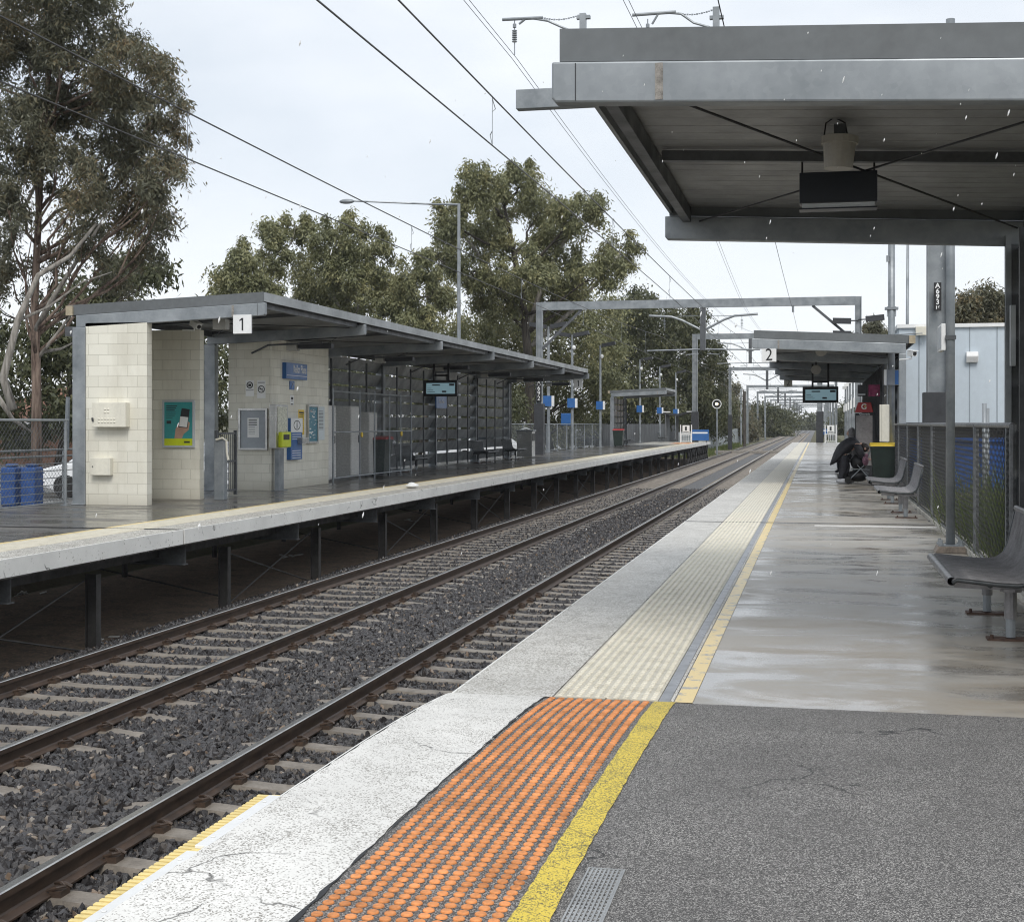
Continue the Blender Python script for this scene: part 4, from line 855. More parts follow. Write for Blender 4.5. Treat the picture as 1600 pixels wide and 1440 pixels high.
# benches -----------------------------------------------------------
def bench(label, loc, face, mat, group='platform benches'):
    """wire bench in local space: seat towards -X, length along Y"""
    r = thing('platform_bench', label, 'bench', loc, group); Lh = .92
    prof = [(-.45, .43), (-.42, .452), (-.30, .440), (-.15, .425), (-.02, .420), (.05, .432), (.11, .475), (.145, .55), (.175, .68), (.205, .82)]
    m = MB(); k = 48
    for i in range(k):
        y = -Lh + 2 * Lh * i / (k - 1); m.tube([(a, y, b) for a, b in prof[:7]], .0058, 4, cap=False)
    m.tube([(-.455, -Lh, .425), (-.455, Lh, .425)], .03, 10, cap=False); m.build('seat', mat, r, smooth=True, local=True)
    m = MB()
    for i in range(k):
        y = -Lh + 2 * Lh * i / (k - 1); m.tube([(a, y, b) for a, b in prof[6:]], .0058, 4, cap=False)
    m.tube([(.21, -Lh, .835), (.21, Lh, .835)], .022, 10); m.build('backrest', mat, r, smooth=True, local=True)
    m = MB()
    for y in (-Lh + .005, Lh - .005): m.tube([(a, y, b - .018) for a, b in prof], .016, 8)
    for xx, zz in ((-.2, .40), (.06, .40)): m.tube([(xx, -Lh, zz), (xx, Lh, zz)], .018, 8)
    m.build('side_frame', BENCHD if mat is BENCHM else mat, r, smooth=True, local=True)
    for y in (-.70, .70):
        m = MB(); m.tube([(-.04, y, .02), (-.04, y, .15)], .033, 12, 1); m.tube([(-.04, y, .15), (-.04, y, .36)], .042, 12, 0); m.bar((-.42, y, .385), (.16, y, .37), .05, .05, 0); m.tube([(-.04, y, .34), (-.04, y, .362)], .075, 12, 0); lg = m.build('leg', [mat, GALV], r, local=True)
        m = MB(); m.box(-.20, .14, y - .07, y + .07, 0, .014)
        for bx in (-.17, .11): m.tube([(bx, y - .04, .014), (bx, y - .04, .04)], .012, 8)
        m.build('base_plate', RUSTY, lg, local=True)
    r.rotation_euler.z = 0 if face == '-x' else math.pi; return r
b0 = bench('grey wire bench closest to us beside the louvred screen', (1.36, 11.05, 0), '-x', BENCHM); index_kids(b0)
for k, (y, lab) in enumerate(((24.1, 'grey wire bench along the black mesh fence, middle of the row of three'), (28.2, 'grey wire bench beside the yellow lidded bin on the near platform'))):
    c = copy_tree(b0); c.location = (1.42, y, 0); c['label'] = lab
b1 = bench('dark wire bench beside the end of the mesh cage', (-12.75, 43.0, 0), '+x', BENCHD); index_kids(b1)
for (x, y, lab) in ((-12.85, 53.3, 'dark wire bench with one pale slat in the middle of the long shelter'), (-12.85, 58.7, 'dark wire bench beside the stainless bin at the long shelter end'), (-12.85, 95.3, 'dark wire bench under the small far shelter'), (-12.4, 113.0, 'pale bench near the opposite platform far end')):
    c = copy_tree(b1); c.location = (x, y, 0); c['label'] = lab
m = MB(); x = -12.95
bn = thing('litter_bin', 'stainless steel litter bin with paper on top at the long shelter end', 'bin', (-12.75, 61.3, 0)); m.box(-13.1, -12.4, 61.0, 61.7, .05, 1.18); m.build('casing', STAIN, bn, bevel=.02)
m = MB(); m.box(-13.14, -12.36, 60.96, 61.74, 1.18, 1.24); m.build('lid', GALV, bn, bevel=.01); m = MB(); m.box(-12.43, -12.38, 61.08, 61.62, .75, 1.08); m.build('opening', BLACK, bn)
m = MB(); m.add([(-13.0, 61.1, 1.245), (-12.7, 61.15, 1.30), (-12.5, 61.4, 1.25), (-12.8, 61.55, 1.36)], [(0, 1, 3), (1, 2, 3)]); sol = one(m, 'crumpled_paper', PAPER, 'crumpled white paper lying on the stainless bin', 'paper', fix=False); sol.modifiers.new('thick', 'SOLIDIFY').thickness = .01
m = MB(); m.ball((-9.35, 31.8, .06), .16, .22, .05, 10, 6); m.ball((-9.42, 32.0, .08), .1, .12, .05, 8, 6); one(m, 'plastic_bag', PAPER, 'crumpled white plastic bag on the opposite platform edge', 'bag', smooth=True)

# displays ---------------------------------------------------------
def display(label, u0, v0, u1, v1, y, zhang, dest='Werribee'):
    a, b = rect(u0, v0, u1, v1, 'y', y); x0, x1 = sorted((a.x, b.x)); z0, z1 = sorted((a.z, b.z)); r = thing('departure_display', label, 'display', ((x0 + x1) / 2, y, z0), 'departure displays')
    m = MB(); m.box(x0, x1, y, y + .22, z0, z1); m.build('housing', BLACK, r, bevel=.012)
    W_, H_ = x1 - x0, z1 - z0; sx0, sx1, sz0, sz1 = x0 + W_ * .08, x1 - W_ * .06, z0 + H_ * .16, z1 - H_ * .18
    m = MB(); m.box(sx0, sx1, y - .006, y - .0005, sz0, sz1); m.build('screen', SKYLCD, r); w2, h2 = sx1 - sx0, sz1 - sz0
    m = MB(); m.box(sx0 + w2 * .80, sx1 - w2 * .02, y - .009, y - .0065, sz1 - h2 * .26, sz1 - h2 * .06); m.box(sx0 + w2 * .55, sx0 + w2 * .70, y - .009, y - .0065, sz0 + h2 * .12, sz0 + h2 * .28)
    for k in range(3): m.box(sx0 + w2 * .03, sx0 + w2 * (.30 - .06 * k), y - .009, y - .0065, sz0 + h2 * (.15 + .17 * k), sz0 + h2 * (.19 + .17 * k))
    m.box(sx0 + w2 * .20, sx0 + w2 * .48, y - .009, y - .0065, sz1 - h2 * .24, sz1 - h2 * .13); m.build('printed_text', CHAR, r)
    m = MB()
    for f in (.28, .72): m.box(x0 + W_ * f - .03, x0 + W_ * f + .03, y + .08, y + .14, z1, zhang)
    m.box(x0 + W_ * .28, x0 + W_ * .72, y + .09, y + .13, z1 + .12, z1 + .18); m.build('hanger', BLACK, r); return r
display('blue lit departure display hanging under the long shelter roof', 662, 594, 714, 619, 42.4, 3.45)
display('blue lit departure display hanging under the further canopy', 1254, 604, 1310, 629, 45.0, 3.40)
r = thing('station_sign', 'small blue station sign on the louvred back wall', 'sign', (-13.25, 47.2, 1.9)); a, b = rect(682, 617, 698, 638, 'x', -13.2); m = MB(); m.box(-13.24, -13.2, a.y, b.y, a.z, b.z); m.build('panel', BLUE, r); text('Keilor Plains', .17, (-13.196, (a.y + b.y) / 2, (a.z + b.z) / 2), '+x', WHITE, r, sx=.8)

# lamp posts along the back of the opposite platform ----------------
def lamp_post(label, x, y, heads, first=True):
    r = thing('platform_lamp_post', label, 'lamp post', (x, y, 0), 'lamp posts along the opposite platform')
    m = MB(); m.tube([(0, 0, 0), (0, 0, 3.2), (0, 0, 6.7)], [.085, .08, .065], 10); m.box(-.2, .2, -.2, .2, 0, .03); m.build('pole', GALV, r, local=True)
    for s in ((-1, 1) if heads == 2 else (1,)):
        m = MB(); m.bar((s * .12, -.05, 6.66), (s * 1.0, -.05, 6.82), .35, .22); m.build('floodlight', CHAR, r, local=True)
    m = MB(); m.ball((.12, -.08, 5.95), .11, .11, .14, 10, 8); m.build('sensor', WHITE, r, local=True)
    m = MB(); m.box(-.25, .32, -.20, -.02, 2.45, 3.0); sb = m.build('sign_box', WHITE, r, local=True); m = MB(); m.box(-.25, .20, -.212, -.201, 2.45, 3.0); m.build('sign_face', BLUE, sb, local=True); return r
lps = [(857, 74.5, 2, 'galvanised lamp post with twin floodlights just past the long shelter'), (894, 81.7, 2, 'galvanised lamp post with twin floodlights, second past the long shelter'), (938, 92.3, 1, 'galvanised lamp post with one floodlight just before the small far shelter'),
       (1000, 112.9, 1, 'galvanised lamp post rising behind the middle of the small far shelter'), (1031, 127.0, 1, 'galvanised lamp post rising behind the right end of the small far shelter'), (1056, 141.0, 1, 'galvanised lamp post with white globe past the small far shelter')]
for u, d, hd, lab in lps:
    p = PD(u, 662, d); lamp_post(lab, p.x, p.y, hd)
# street light behind the long shelter
r = thing('street_light', 'tall street light with a long arm behind the long shelter', 'street light', PD(717, 662, 62).xy.to_3d() + Vector((0, 0, -.4)))
b = Vector(r.location); ztop = EYE + 344 * 62 / FPX; m = MB(); m.tube([b, (b.x, b.y, ztop)], [.10, .065], 10); e1 = PD(548, 314, 62.4); m.tube([(b.x, b.y, ztop - .05), (b.x - 1.5, b.y, ztop + .03), e1], [.05, .04, .035], 8); m.build('pole', GALV, r)
m = MB(); m.ball(e1 + Vector((-.18, 0, -.02)), .36, .14, .11, 12, 8); m.build('lamp_head', GALV, r, smooth=True)

# fences -----------------------------------------------------------
def chain_fence(name, label, x, y0, y1, posts, h, mat, mesh, pitch=.06, wr=.003, z=0.0, pr=.028, grp='chain link fences', bottom=.07):
    r = thing(name, label, 'fence', (x, y0, z), grp); m = MB(); m.tube([(x, y0, z + h), (x, y1, z + h)], pr * .85, 8); m.tube([(x, y0, z + bottom), (x, y1, z + bottom)], .012, 6); m.build('rail', mat, r)
    for y in posts: m = MB(); m.tube([(x, y, z), (x, y, z + h + .01)], pr, 8); m.box(x - .07, x + .07, y - .07, y + .07, z, z + .015); m.build('fence_post', mat, r)
    m = MB(); link_mesh(m, (x, y0, z + bottom), (0, 1, 0), (0, 0, 1), y1 - y0, h - bottom, pitch, wr); m.build('wire_mesh', mesh, r, fix=False); return r
BLKPVC = paint('black coated wire', (.02, .021, .022), .4, 0, .2, 30); FPOST = paint('grimy fence post', (.15, .155, .16), .4, .1, .3, 20)
chain_fence('mesh_fence', 'black mesh fence along the back of the near platform', 1.74, 13.5, 33.6, [13.5 + 3.05 * k for k in range(7)], 1.50, FPOST, BLKPVC, .11, .0026, pr=.032)
chain_fence('mesh_fence', 'galvanised mesh fence before the front pier of the long shelter', -13.62, 14.0, 23.7, [14.0, 17.2, 20.4, 23.6], 1.58, GALV, paint('weathered wire', (.13, .135, .14), .5, .2, .2, 10), .11, .0030)
chain_fence('mesh_fence', 'galvanised mesh fence behind the lamp posts past the long shelter', -14.3, 61.8, 93.0, [61.8 + 3.12 * k for k in range(11)], 1.5, GALV, GALV, .10, .0014)
r = thing('ramp_railing', 'low galvanised railing of the access ramp behind the mesh fence', 'railing', (-15.4, 22, -.4), 'railings'); m = MB()
for y in (17.0, 19.4, 21.8, 24.2, 26.6, 29.0): m.tube([(-15.4, y, -.45), (-15.4, y, .98)], .025, 8)
for z in (.98, .85): m.tube([(-15.4, 14, z), (-15.4, 30, z)], .022, 8)
for z in (.7, .55, .4, .25, .1, -.05, -.2): m.tube([(-15.4, 14, z), (-15.4, 30, z)], .010, 6)
m.build('rails', GALV, r)
r = thing('paling_fence', 'dark grey paling fence behind the small far shelter', 'fence', (-15.0, 104, -.5)); m = MB(); y = 99.0; rs = random.Random(2)
while y < 152: m.box(-15.05, -15.02, y, y + .14, -.5, 1.45 + rs.uniform(0, .08)); y += .15
m.build('palings', TIMBER, r)
r = thing('palisade_fence', 'pale steel palisade fence beside the far track beyond the platform', 'fence', (-12.4, 150, -1.4), 'palisade fences'); m = MB(); y = 128.0
while y < 300: m.box(-12.42, -12.38, y, y + .17, -1.45, .75 + rs.uniform(-.04, .04)); y += .26
m.box(-12.38, -12.34, 128, 300, -.9, -.84); m.box(-12.38, -12.34, 128, 300, .3, .36); m.build('pales', PALIS, r)
r = thing('palisade_fence', 'tall pale palisade fence along the near platform beyond the further canopy', 'fence', (2.3, 90, 0), 'palisade fences'); m = MB(); y = 59.5
while y < 118: m.box(2.28, 2.32, y, y + .06, -.2, 2.25); y += .45
m.box(2.32, 2.36, 59, 118, .3, .36); m.box(2.32, 2.36, 59, 118, 1.9, 1.96); m.build('pales', GALV, r)

# ================================================================== THINGS ON THE NEAR PLATFORM
r = thing('horn_speaker', 'beige drum shaped speaker hanging under the near canopy', 'speaker', (.30, 10.3, 3.3), 'canopy fittings')
p = PY(1311, 238, 10.0); m = MB(); m.tube([p + Vector((.005, 0, .085)), p + Vector((-.005, 0, -.115))], [.115, .098], 20); m.tube([p + Vector((.006, 0, .105)), p + Vector((.004, 0, .055))], .128, 20); m.build('drum', paint('beige speaker', (.38, .36, .32), .5, 0, .1, 4), r)
m = MB(); m.box(p.x - .035, p.x + .045, p.y - .02, p.y + .02, p.z + .10, zr1(p.x) - .13); m.build('bracket', DKSTEEL, r); m = MB(); m.tube([p + Vector((-.1, -.02, .12)), p + Vector((-.09, -.02, .2)), p + Vector((-.03, -.02, .24)), p + Vector((.04, -.01, .20)), p + Vector((.06, 0, .1))], .006, 6); m.build('cable', BLACK, r)
r = thing('hanging_light_box', 'black hanging light box with a pale lower edge under the near canopy', 'light box', PY(1310, 296, 11.0), 'canopy fittings'); a, b = rect(1249, 270, 1371, 314, 'y', 11.0)
m = MB(); m.box(a.x, b.x, 11.0, 11.17, b.z, a.z); m.build('housing', NAVY, r, bevel=.006); m = MB(); m.box(a.x + .02, b.x - .02, 11.012, 11.16, b.z - .035, b.z - .001); m.build('diffuser', GREYP, r); m = MB(); m.box(a.x, b.x, 11.005, 11.165, b.z - .047, b.z - .036); m.build('lower_rim', NAVY, r)
m = MB()
for f in (.035, .965):
    xx = a.x + (b.x - a.x) * f; m.tube([(xx, 11.08, a.z), (xx, 11.08, zr1(xx) - .12)], .008, 6)
m.build('hanger_rod', BLACK, r)
r = thing('notice_board', 'weathered narrow panel on the canopy screen post', 'panel', (1.80, 13.9, 1.9)); m = MB(); a = PY(1577, 478, 13.9); b = PY(1583, 572, 13.9); m.box(a.x, a.x + .045, 13.8, 13.88, b.z, a.z); m.build('plate', GREYP, r)
# steel pole with light box
p = PZ(1485, 862); r = thing('platform_pole', 'galvanised pole with a bolted base and a side mounted sign on the near platform', 'pole', p, 'poles on the near platform')
m = MB(); m.tube([p + Vector((0, 0, .05)), p + Vector((0, 0, 6.3))], .052, 14); m.build('shaft', GALV, r, smooth=True)
m = MB(); m.prism([(p.x - .185, 0), (p.x + .185, 0), (p.x + .15, .075), (p.x - .15, .075)], 'y', p.y - .16, p.y + .16); m.build('base_plate', paint('rust stained grout', (.24, .20, .165), .8, 0, .3, 12), r, bevel=.006)
m = MB()
for sx in (-.115, .115):
    for sy in (-.11, .11): m.tube([p + Vector((sx, sy, .075)), p + Vector((sx, sy, .15))], .02, 6); m.tube([p + Vector((sx, sy, .08)), p + Vector((sx, sy, .105))], .036, 6)
m.box(p.x - .14, p.x + .14, p.y - .14, p.y + .14, .075, .088); m.build('bolts', GALV, r)
zt = EYE + (662 - 512) * 17.3 / FPX; zb = EYE + (662 - 552) * 17.3 / FPX; m = MB(); m.box(p.x - .105, p.x - .055, p.y - .02, p.y + .5, zb, zt); m.build('sign_box', WHITE, r, bevel=.006); m = MB(); m.box(p.x - .112, p.x - .106, p.y + .02, p.y + .46, zb + .03, zt - .03); m.build('sign_face', GREYP, r); m = MB(); m.box(p.x - .06, p.x + .06, p.y - .06, p.y + .06, zt - .19, zt - .14); m.build('clamp', DKSTEEL, r)
# pole with blue station sign
p = PX(1393, 760, 1.80); p = Vector((1.78, PX(1393, 700, 1.78).y, 0)); r = thing('platform_pole', 'galvanised pole with a blue and white sign box beside the further canopy', 'pole', p, 'poles on the near platform')
dd = -p.x * SN + p.y * CS; m = MB(); m.tube([p, p + Vector((0, 0, 6.9))], .085, 12); m.build('shaft', GALV, r, smooth=True)
z0 = EYE + (662 - 602) * dd / FPX; z1 = EYE + (662 - 578) * dd / FPX; m = MB(); m.box(p.x - .13, p.x + .16, p.y - .22, p.y - .09, z0, z1); m.build('sign_box', paint('grey sign side', (.24, .26, .29), .4, 0, .1, 3), r, bevel=.006); m = MB(); m.box(p.x - .19, p.x - .132, p.y - .30, p.y - .09, z0, z1); m.build('white_panel', WHITE, r); m = MB(); m.box(p.x + .07, p.x + .158, p.y - .228, p.y - .2205, z0 + .02, z1 - .02); m.build('blue_face', BLUE, r)
m = MB(); zc_ = EYE + (662 - 482) * dd / FPX; m.box(p.x - .16, p.x + .16, p.y - .1, p.y + .1, zc_ - .03, zc_ + .03); m.box(p.x - .11, p.x - .09, p.y - .03, p.y + .03, zc_ - .2, zc_ + .05); m.box(p.x + .09, p.x + .11, p.y - .03, p.y + .03, zc_ - .2, zc_ + .05); m.box(p.x - .13, p.x - .06, p.y - .12, p.y - .05, zc_ + 1.15, zc_ + 1.3); m.build('clamp', GALV, r)
m = MB(); zz = EYE + (662 - 523) * dd / FPX; m.tube([p + Vector((0, 0, zz)), p + Vector((.75, .2, zz + .04))], .012, 6); m.build('stay', GALV, r)
p = PD(1416, 662, 46); m = MB(); q = PD(1419, 300, 46); m.tube([(p.x, p.y, -.4), (q.x, q.y, q.z)], [.06, .04], 8); one(m, 'radio_mast', GALV, 'thin plain pole rising behind the blue grey hut', 'pole', smooth=True)
# hut
hx = PY(1405, 660, 40.5).x; r = thing('equipment_hut', 'blue grey clad equipment hut behind the near platform fence', 'hut', (hx + 2, 42, -.5)); zt = EYE + 150 * 40.4 / FPX
m = MB(); m.box(hx, hx + 6, 40.5, 44, -.5, zt - .1); m.build('wall', HUT, r)
m = MB(); m.box(hx - .06, hx + 6.06, 40.42, 44.08, zt - .1, zt); m.build('roof', WHITE, r); m = MB(); m.box(hx - .02, hx + 6.02, 40.47, 44.02, -.5, 1.55); m.build('plinth', BLACK, r)
m = MB()
for u in (1436, 1515, 1558): q = PY(u, 600, 40.5); m.box(q.x - .012, q.x + .012, 40.488, 40.4995, 1.56, zt - .1)
q = PY(1442, 600, 40.5); m.build('panel_joint', paint('panel joint', (.27, .31, .34), .5, 0, .1, 3), r)
q = PY(1519, 558, 40.4); m = MB(); m.prism([(40.38, q.z - .15), (40.488, q.z - .15), (40.488, q.z + .15), (40.34, q.z + .15), (40.30, q.z + .02)], 'x', q.x - .16, q.x + .16); one(m, 'wall_lamp', WHITE, 'white square lamp on the blue grey hut wall', 'lamp', bevel=.02)
q = PY(1440, 516, 40.3); m = MB(); m.box(q.x - .16, q.x + .18, 40.2, 40.40, q.z - .14, q.z + .1); one(m, 'junction_box', OFFW, 'cream box under the hut roof beside the mast', 'box', bevel=.01)
q = PY(1538, 660, 22.0); m = MB(); m.tube([(q.x, 22, -.5), (q.x, 22, 1.82)], .035, 10); m.tube([(q.x + .05, 22.05, -.5), (q.x + .05, 22.05, 1.75)], .03, 10); one(m, 'vent_pipe', GALV, 'pair of short galvanised pipes standing behind the black mesh fence', 'pipe', smooth=True)
# skip
r = thing('skip_bin', 'blue steel skip behind the black mesh fence', 'skip', (3.4, 33, -.5)); xa = PY(1418, 700, 33).x; m = MB(); m.prism([(xa + .1, -.05), (xa + 3.7, -.05), (xa + 3.9, 1.12), (xa - .05, 1.12)], 'y', 33, 34.6); m.build('body', BLUEC, r)
m = MB()
for k in range(6): m.box(xa + .35 + k * .62, xa + .42 + k * .62, 32.93, 32.998, .0, 1.05)
m.box(xa - .08, xa + 3.95, 32.92, 33.05, 1.12, 1.2); m.build('rib', BLUEC, r)
m = MB(); m.box(xa - .1, xa + 4.2, 30.5, 30.7, -.5, .08); one(m, 'sleeper_wall', CONC, 'low grey retaining wall in front of the blue skip', 'wall', bevel=.01)
# weeds behind the fence
def blades(n, x0, x1, y0, y1, h0, h1, z, wd, rng):
    V = np.zeros((n, 3, 3)); x = rng.uniform(x0, x1, n); y = rng.uniform(y0, y1, n); cl = (np.sin(x * 5.1) * np.cos(y * 2.3) + 1.2) / 2.2
    h = rng.uniform(h0, h1, n) * (0.35 + .65 * cl); a = rng.uniform(0, 6.28, n); t = rng.uniform(0, .5, n) * h; zz = np.full(n, z)
    V[:, 0] = np.stack([x - np.cos(a) * wd, y - np.sin(a) * wd, zz], 1); V[:, 1] = np.stack([x + np.cos(a) * wd, y + np.sin(a) * wd, zz], 1); V[:, 2] = np.stack([x + np.sin(a) * t, y + np.cos(a) * t, zz + h], 1); return V
def tri_mesh(name, V, mat, parent=None):
    me = bpy.data.meshes.new(name); n, k = V.shape[0], V.shape[1]; me.vertices.add(n * k); me.vertices.foreach_set('co', V.reshape(-1).astype(np.float32)); me.loops.add(n * k); me.loops.foreach_set('vertex_index', np.arange(n * k, dtype=np.int32)); me.polygons.add(n); me.polygons.foreach_set('loop_start', np.arange(0, n * k, k, dtype=np.int32)); me.polygons.foreach_set('loop_total', np.full(n, k, dtype=np.int32)); me.update(); me.validate(); me.materials.append(mat)
    o = bpy.data.objects.new(name, me); C.objects.link(o)
    if parent is not None: o.parent = parent
    return o
V = np.concatenate([blades(16000, 1.92, 4.6, 14, 29, .5, 1.3, -.6, .013, RNG), blades(6000, 1.9, 3.0, 14, 22, .9, 1.9, -.6, .017, RNG)])
tag(tri_mesh('weeds', V, LEAF_D), 'long green and straw weeds behind the black mesh fence', 'weeds', kind='stuff')
V = np.concatenate([blades(9000, -15.6, -13.4, 60, 150, .2, .8, -.9, .02, RNG), blades(5000, -14, -9.8, 120, 210, .2, .7, -1.5, .03, RNG), blades(3000, 1.5, 6, 118, 220, .3, 1.2, -1.3, .03, RNG)])
tag(tri_mesh('grass', V, LEAF_D), 'rough grass beside the tracks and behind the opposite platform', 'grass', kind='stuff')

# vending machine and neighbours
px_ = 40.5; p = PY(1351, 700, px_); r = thing('vending_machine', 'drinks machine with grey front and red top bearing a white G', 'vending machine', (p.x, px_, 0)); w0 = PY(1337, 700, px_).x; w1 = PY(1365, 700, px_).x
zz = lambda v: EYE + (662 - v) * (-p.x * SN + px_ * CS) / FPX
m = MB(); m.box(w0, w1 + .05, px_, px_ + .8, 0.02, zz(645)); m.build('body', CHAR, r, bevel=.01); m = MB(); m.box(w0 + .01, w1 - .03, px_ - .02, px_ - .001, .35, zz(649)); m.build('front_panel', paint('scuffed grey panel', (.30, .28, .275), .5, .1, .25, 2), r)
m = MB(); m.prism([(w0 - .02, zz(644)), (w1 - .01, zz(644)), (w1 - .07, zz(628.5)), (w0 + .07, zz(628.5))], 'y', px_ - .03, px_ + .5); m.build('red_header', REDM, r, bevel=.01)
text('G', .21, ((w0 + w1) / 2 - .02, px_ - .034, zz(635.5)), '-y', WHITE, r, 'letter', bold=.004); m = MB(); m.prism([((w0 + w1) / 2 - .01, zz(633)), ((w0 + w1) / 2 + .035, zz(633)), ((w0 + w1) / 2 + .005, zz(639)), ((w0 + w1) / 2 + .03, zz(636))], 'y', px_ - .04, px_ - .036); m.build('bolt_emblem', YELLOW, r)
text('Gatorade', .075, ((w0 + w1) / 2, px_ - .003, zz(646.8)), '-y', WHITE, r)
m = MB(); a, b = rect(1357, 601, 1375, 619, 'y', 40.2); m.box(a.x, b.x, 40.2, 40.24, a.z, b.z); one(m, 'magenta_panel', MAG, 'mottled magenta panel hanging above the drinks machine', 'panel')
a, b = rect(1340, 601, 1355, 619, 'y', 40.3); r = thing('black_notice', 'black notice with a white foot line beside the magenta panel', 'notice', (a + b) / 2); m = MB(); m.box(a.x, b.x, 40.3, 40.33, a.z, b.z); m.build('panel', CHAR, r); m = MB(); m.box(a.x + .02, b.x - .05, 40.294, 40.2995, b.z + .03, b.z + .07); m.build('printed_text', GREYP, r)
a, b = rect(1374, 632, 1389, 690, 'y', 34.4); r = thing('meter_cabinet', 'tall cream cabinet mounted on the further canopy post', 'cabinet', (a + b) / 2); m = MB(); m.box(a.x, b.x, 34.2, 34.45, a.z, b.z); m.build('body', OFFW, r, bevel=.008); m = MB(); m.box(a.x + .045, a.x + .05, 34.194, 34.1995, b.z, a.z); m.build('door_gap', DKSTEEL, r)
r = thing('screen_panel', 'dark angled side panel standing beyond the further canopy post', 'panel', (2.0, 36, .5)); a = PY(1400, 604, 35.0); b = PY(1412, 600, 35.0); m = MB(); m.prism([(a.x, 0), (b.x + .02, 0), (b.x, b.z), (a.x + .04, a.z)], 'y', 35.0, 35.05); m.build('panel', DKSTEEL, r); m = MB(); m.box(b.x - .01, b.x + .03, 34.98, 34.998, 0, b.z); m.build('edge_trim', GREYP, r)
p = PY(1397, 668, 36.0); m = MB(); m.box(p.x - .06, p.x + .12, 36, 36.1, p.z - .12, p.z + .1); one(m, 'orange_sign', paint('orange plate', (.55, .22, .04), .5, 0, .3, 8), 'small faded orange plate on the fence end', 'plate')
for k, (u, v) in enumerate(((1283, 545), (1275, 575))):
    y = (36.5, 43.5)[k]; p = PY(u, v, y); rr = thing('canopy_speaker', ('pale horn speaker under the front of the further canopy', 'pale horn speaker deeper under the further canopy')[k], 'speaker', p, 'canopy fittings'); m = MB(); m.tube([p, p + Vector((0, -.25, -.06))], [.09, .15], 12); m.build('horn', paint('beige speaker', (.38, .36, .32)), rr); m = MB(); m.box(p.x - .03, p.x + .03, p.y, p.y + .05, p.z, 3.45); m.build('bracket', DKSTEEL, rr)
for k in range(7):
    y = 62 + 7.5 * k; rr = thing('platform_lamp_post', 'slim galvanised post in the close row along the near platform beyond the further canopy', 'lamp post', (2.0, y, 0), 'lamp posts along the near platform end')
    m = MB(); m.tube([(2.0, y, 0), (2.0, y, 4.4)], [.08, .06], 8); m.build('pole', GALV, rr); m = MB(); m.box(1.78, 2.2, y - .1, y + .1, 4.1, 4.3); m.box(1.85, 1.95, y - .1, y, 2.4, 2.9); m.build('lamp_box', WHITE, rr)
# far end of the near platform
def gate_sign(label, u, d, s, side):
    p = PD(u, 690, d); x, y = p.x, p.y; wd = 17 * d / FPX; h = 28 * d / FPX; r = thing('platform_end_gate', label, 'gate', (x, y, 0), 'platform end gates'); m = MB()
    for sx in (-.5, .5): m.box(x + wd * sx - .04, x + wd * sx + .04, y - .04, y + .04, 0, h)
    m.box(x - wd / 2, x + wd / 2, y - .02, y + .02, h * .45, h * .5); m.box(x - wd / 2, x + wd / 2, y - .02, y + .02, .08, .14)
    for k in range(5): m.box(x - wd / 2 + wd * (k + .5) / 5 - .015, x - wd / 2 + wd * (k + .5) / 5 + .015, y - .015, y + .015, .1, h * .46)
    m.build('gate_frame', WHITE, r); m = MB(); m.box(x - wd * .32, x + wd * .32, y - .05, y - .025, h * .55, h * .98); m.build('sign_panel', PAPER, r); m = MB(); m.box(x - wd * .1, x + wd * .08, y - .056, y - .051, h * .68, h * .9); m.box(x - wd * .25, x + wd * .25, y - .056, y - .051, h * .60, h * .63); m.build('pictogram', CHAR, r)
gate_sign('white gate with a square warning sign at the opposite platform end', 1072, 112, '', 0); gate_sign('white gate with a square warning sign at the near platform end', 1298, 112, '', 0)
def end_sign(label, u0, u1, v0, v1, d):
    a = PD(u0, v0, d); b = PD(u1, v1, d); r = thing('platform_end_sign', label, 'sign', (a.x, a.y, 0), 'platform end signs'); y = a.y; m = MB(); m.box(a.x, b.x, y, y + .06, a.z, b.z); m.build('panel', BLUE, r); m = MB()
    for f in (.15, .85): xx = a.x + (b.x - a.x) * f; m.box(xx - .04, xx + .04, y + .061, y + .13, -.2, a.z)
    m.build('post', DKSTEEL, r); m = MB(); m.box(a.x + .1, b.x - .1, y - .006, y - .0005, (a.z * .7 + b.z * .3) - .06, (a.z * .7 + b.z * .3) + .06); m.build('printed_text', PAPER, r)
end_sign('wide blue station sign at the opposite platform end', 1080, 1108, 671, 688, 114); end_sign('blue station sign at the near platform end', 1280, 1293, 670, 679, 116)
r = thing('signal', 'round black railway signal with white rim and lit lamp', 'signal', PD(1120, 662, 128)); p = PD(1120, 631, 128); m = MB(); m.tube([p + Vector((0, .2, 0)), p], .40, 28); m.build('backplate', BLACK, r)
m = MB(); ring(m, (p.x, p.z), .36, .43, p.y - .002); m.build('white_rim', WHITE, r); m = MB(); m.tube([p + Vector((0, -.005, 0)), p + Vector((0, -.05, 0))], .13, 16); m.build('lamp', LAMPON, r); m = MB(); m.tube([(p.x, p.y + .25, -1.4), (p.x, p.y + .25, p.z + .1)], .07, 8); m.build('mast', GALV, r)
r = thing('wing_shelter', 'dark wing roofed shelter close to the opposite platform end', 'shelter', PD(1056, 662, 118)); p = PD(1056, 690, 118); ox, oy = p.x, p.y; m = MB(); m.prism([(ox - 1.1, 2.35), (ox + .1, 2.15), (ox + 1.3, 2.5), (ox + 1.3, 2.6), (ox + .1, 2.35), (ox - 1.1, 2.45)], 'y', oy, oy + 3); m.build('roof', CHAR, r); m = MB(); m.box(ox - .9, ox - .84, oy, oy + 3, 0, 2.35); m.box(ox - .1, ox + .12, oy + 1, oy + 1.1, 0, 2.2); m.build('wall_panel', TIMBER, r)
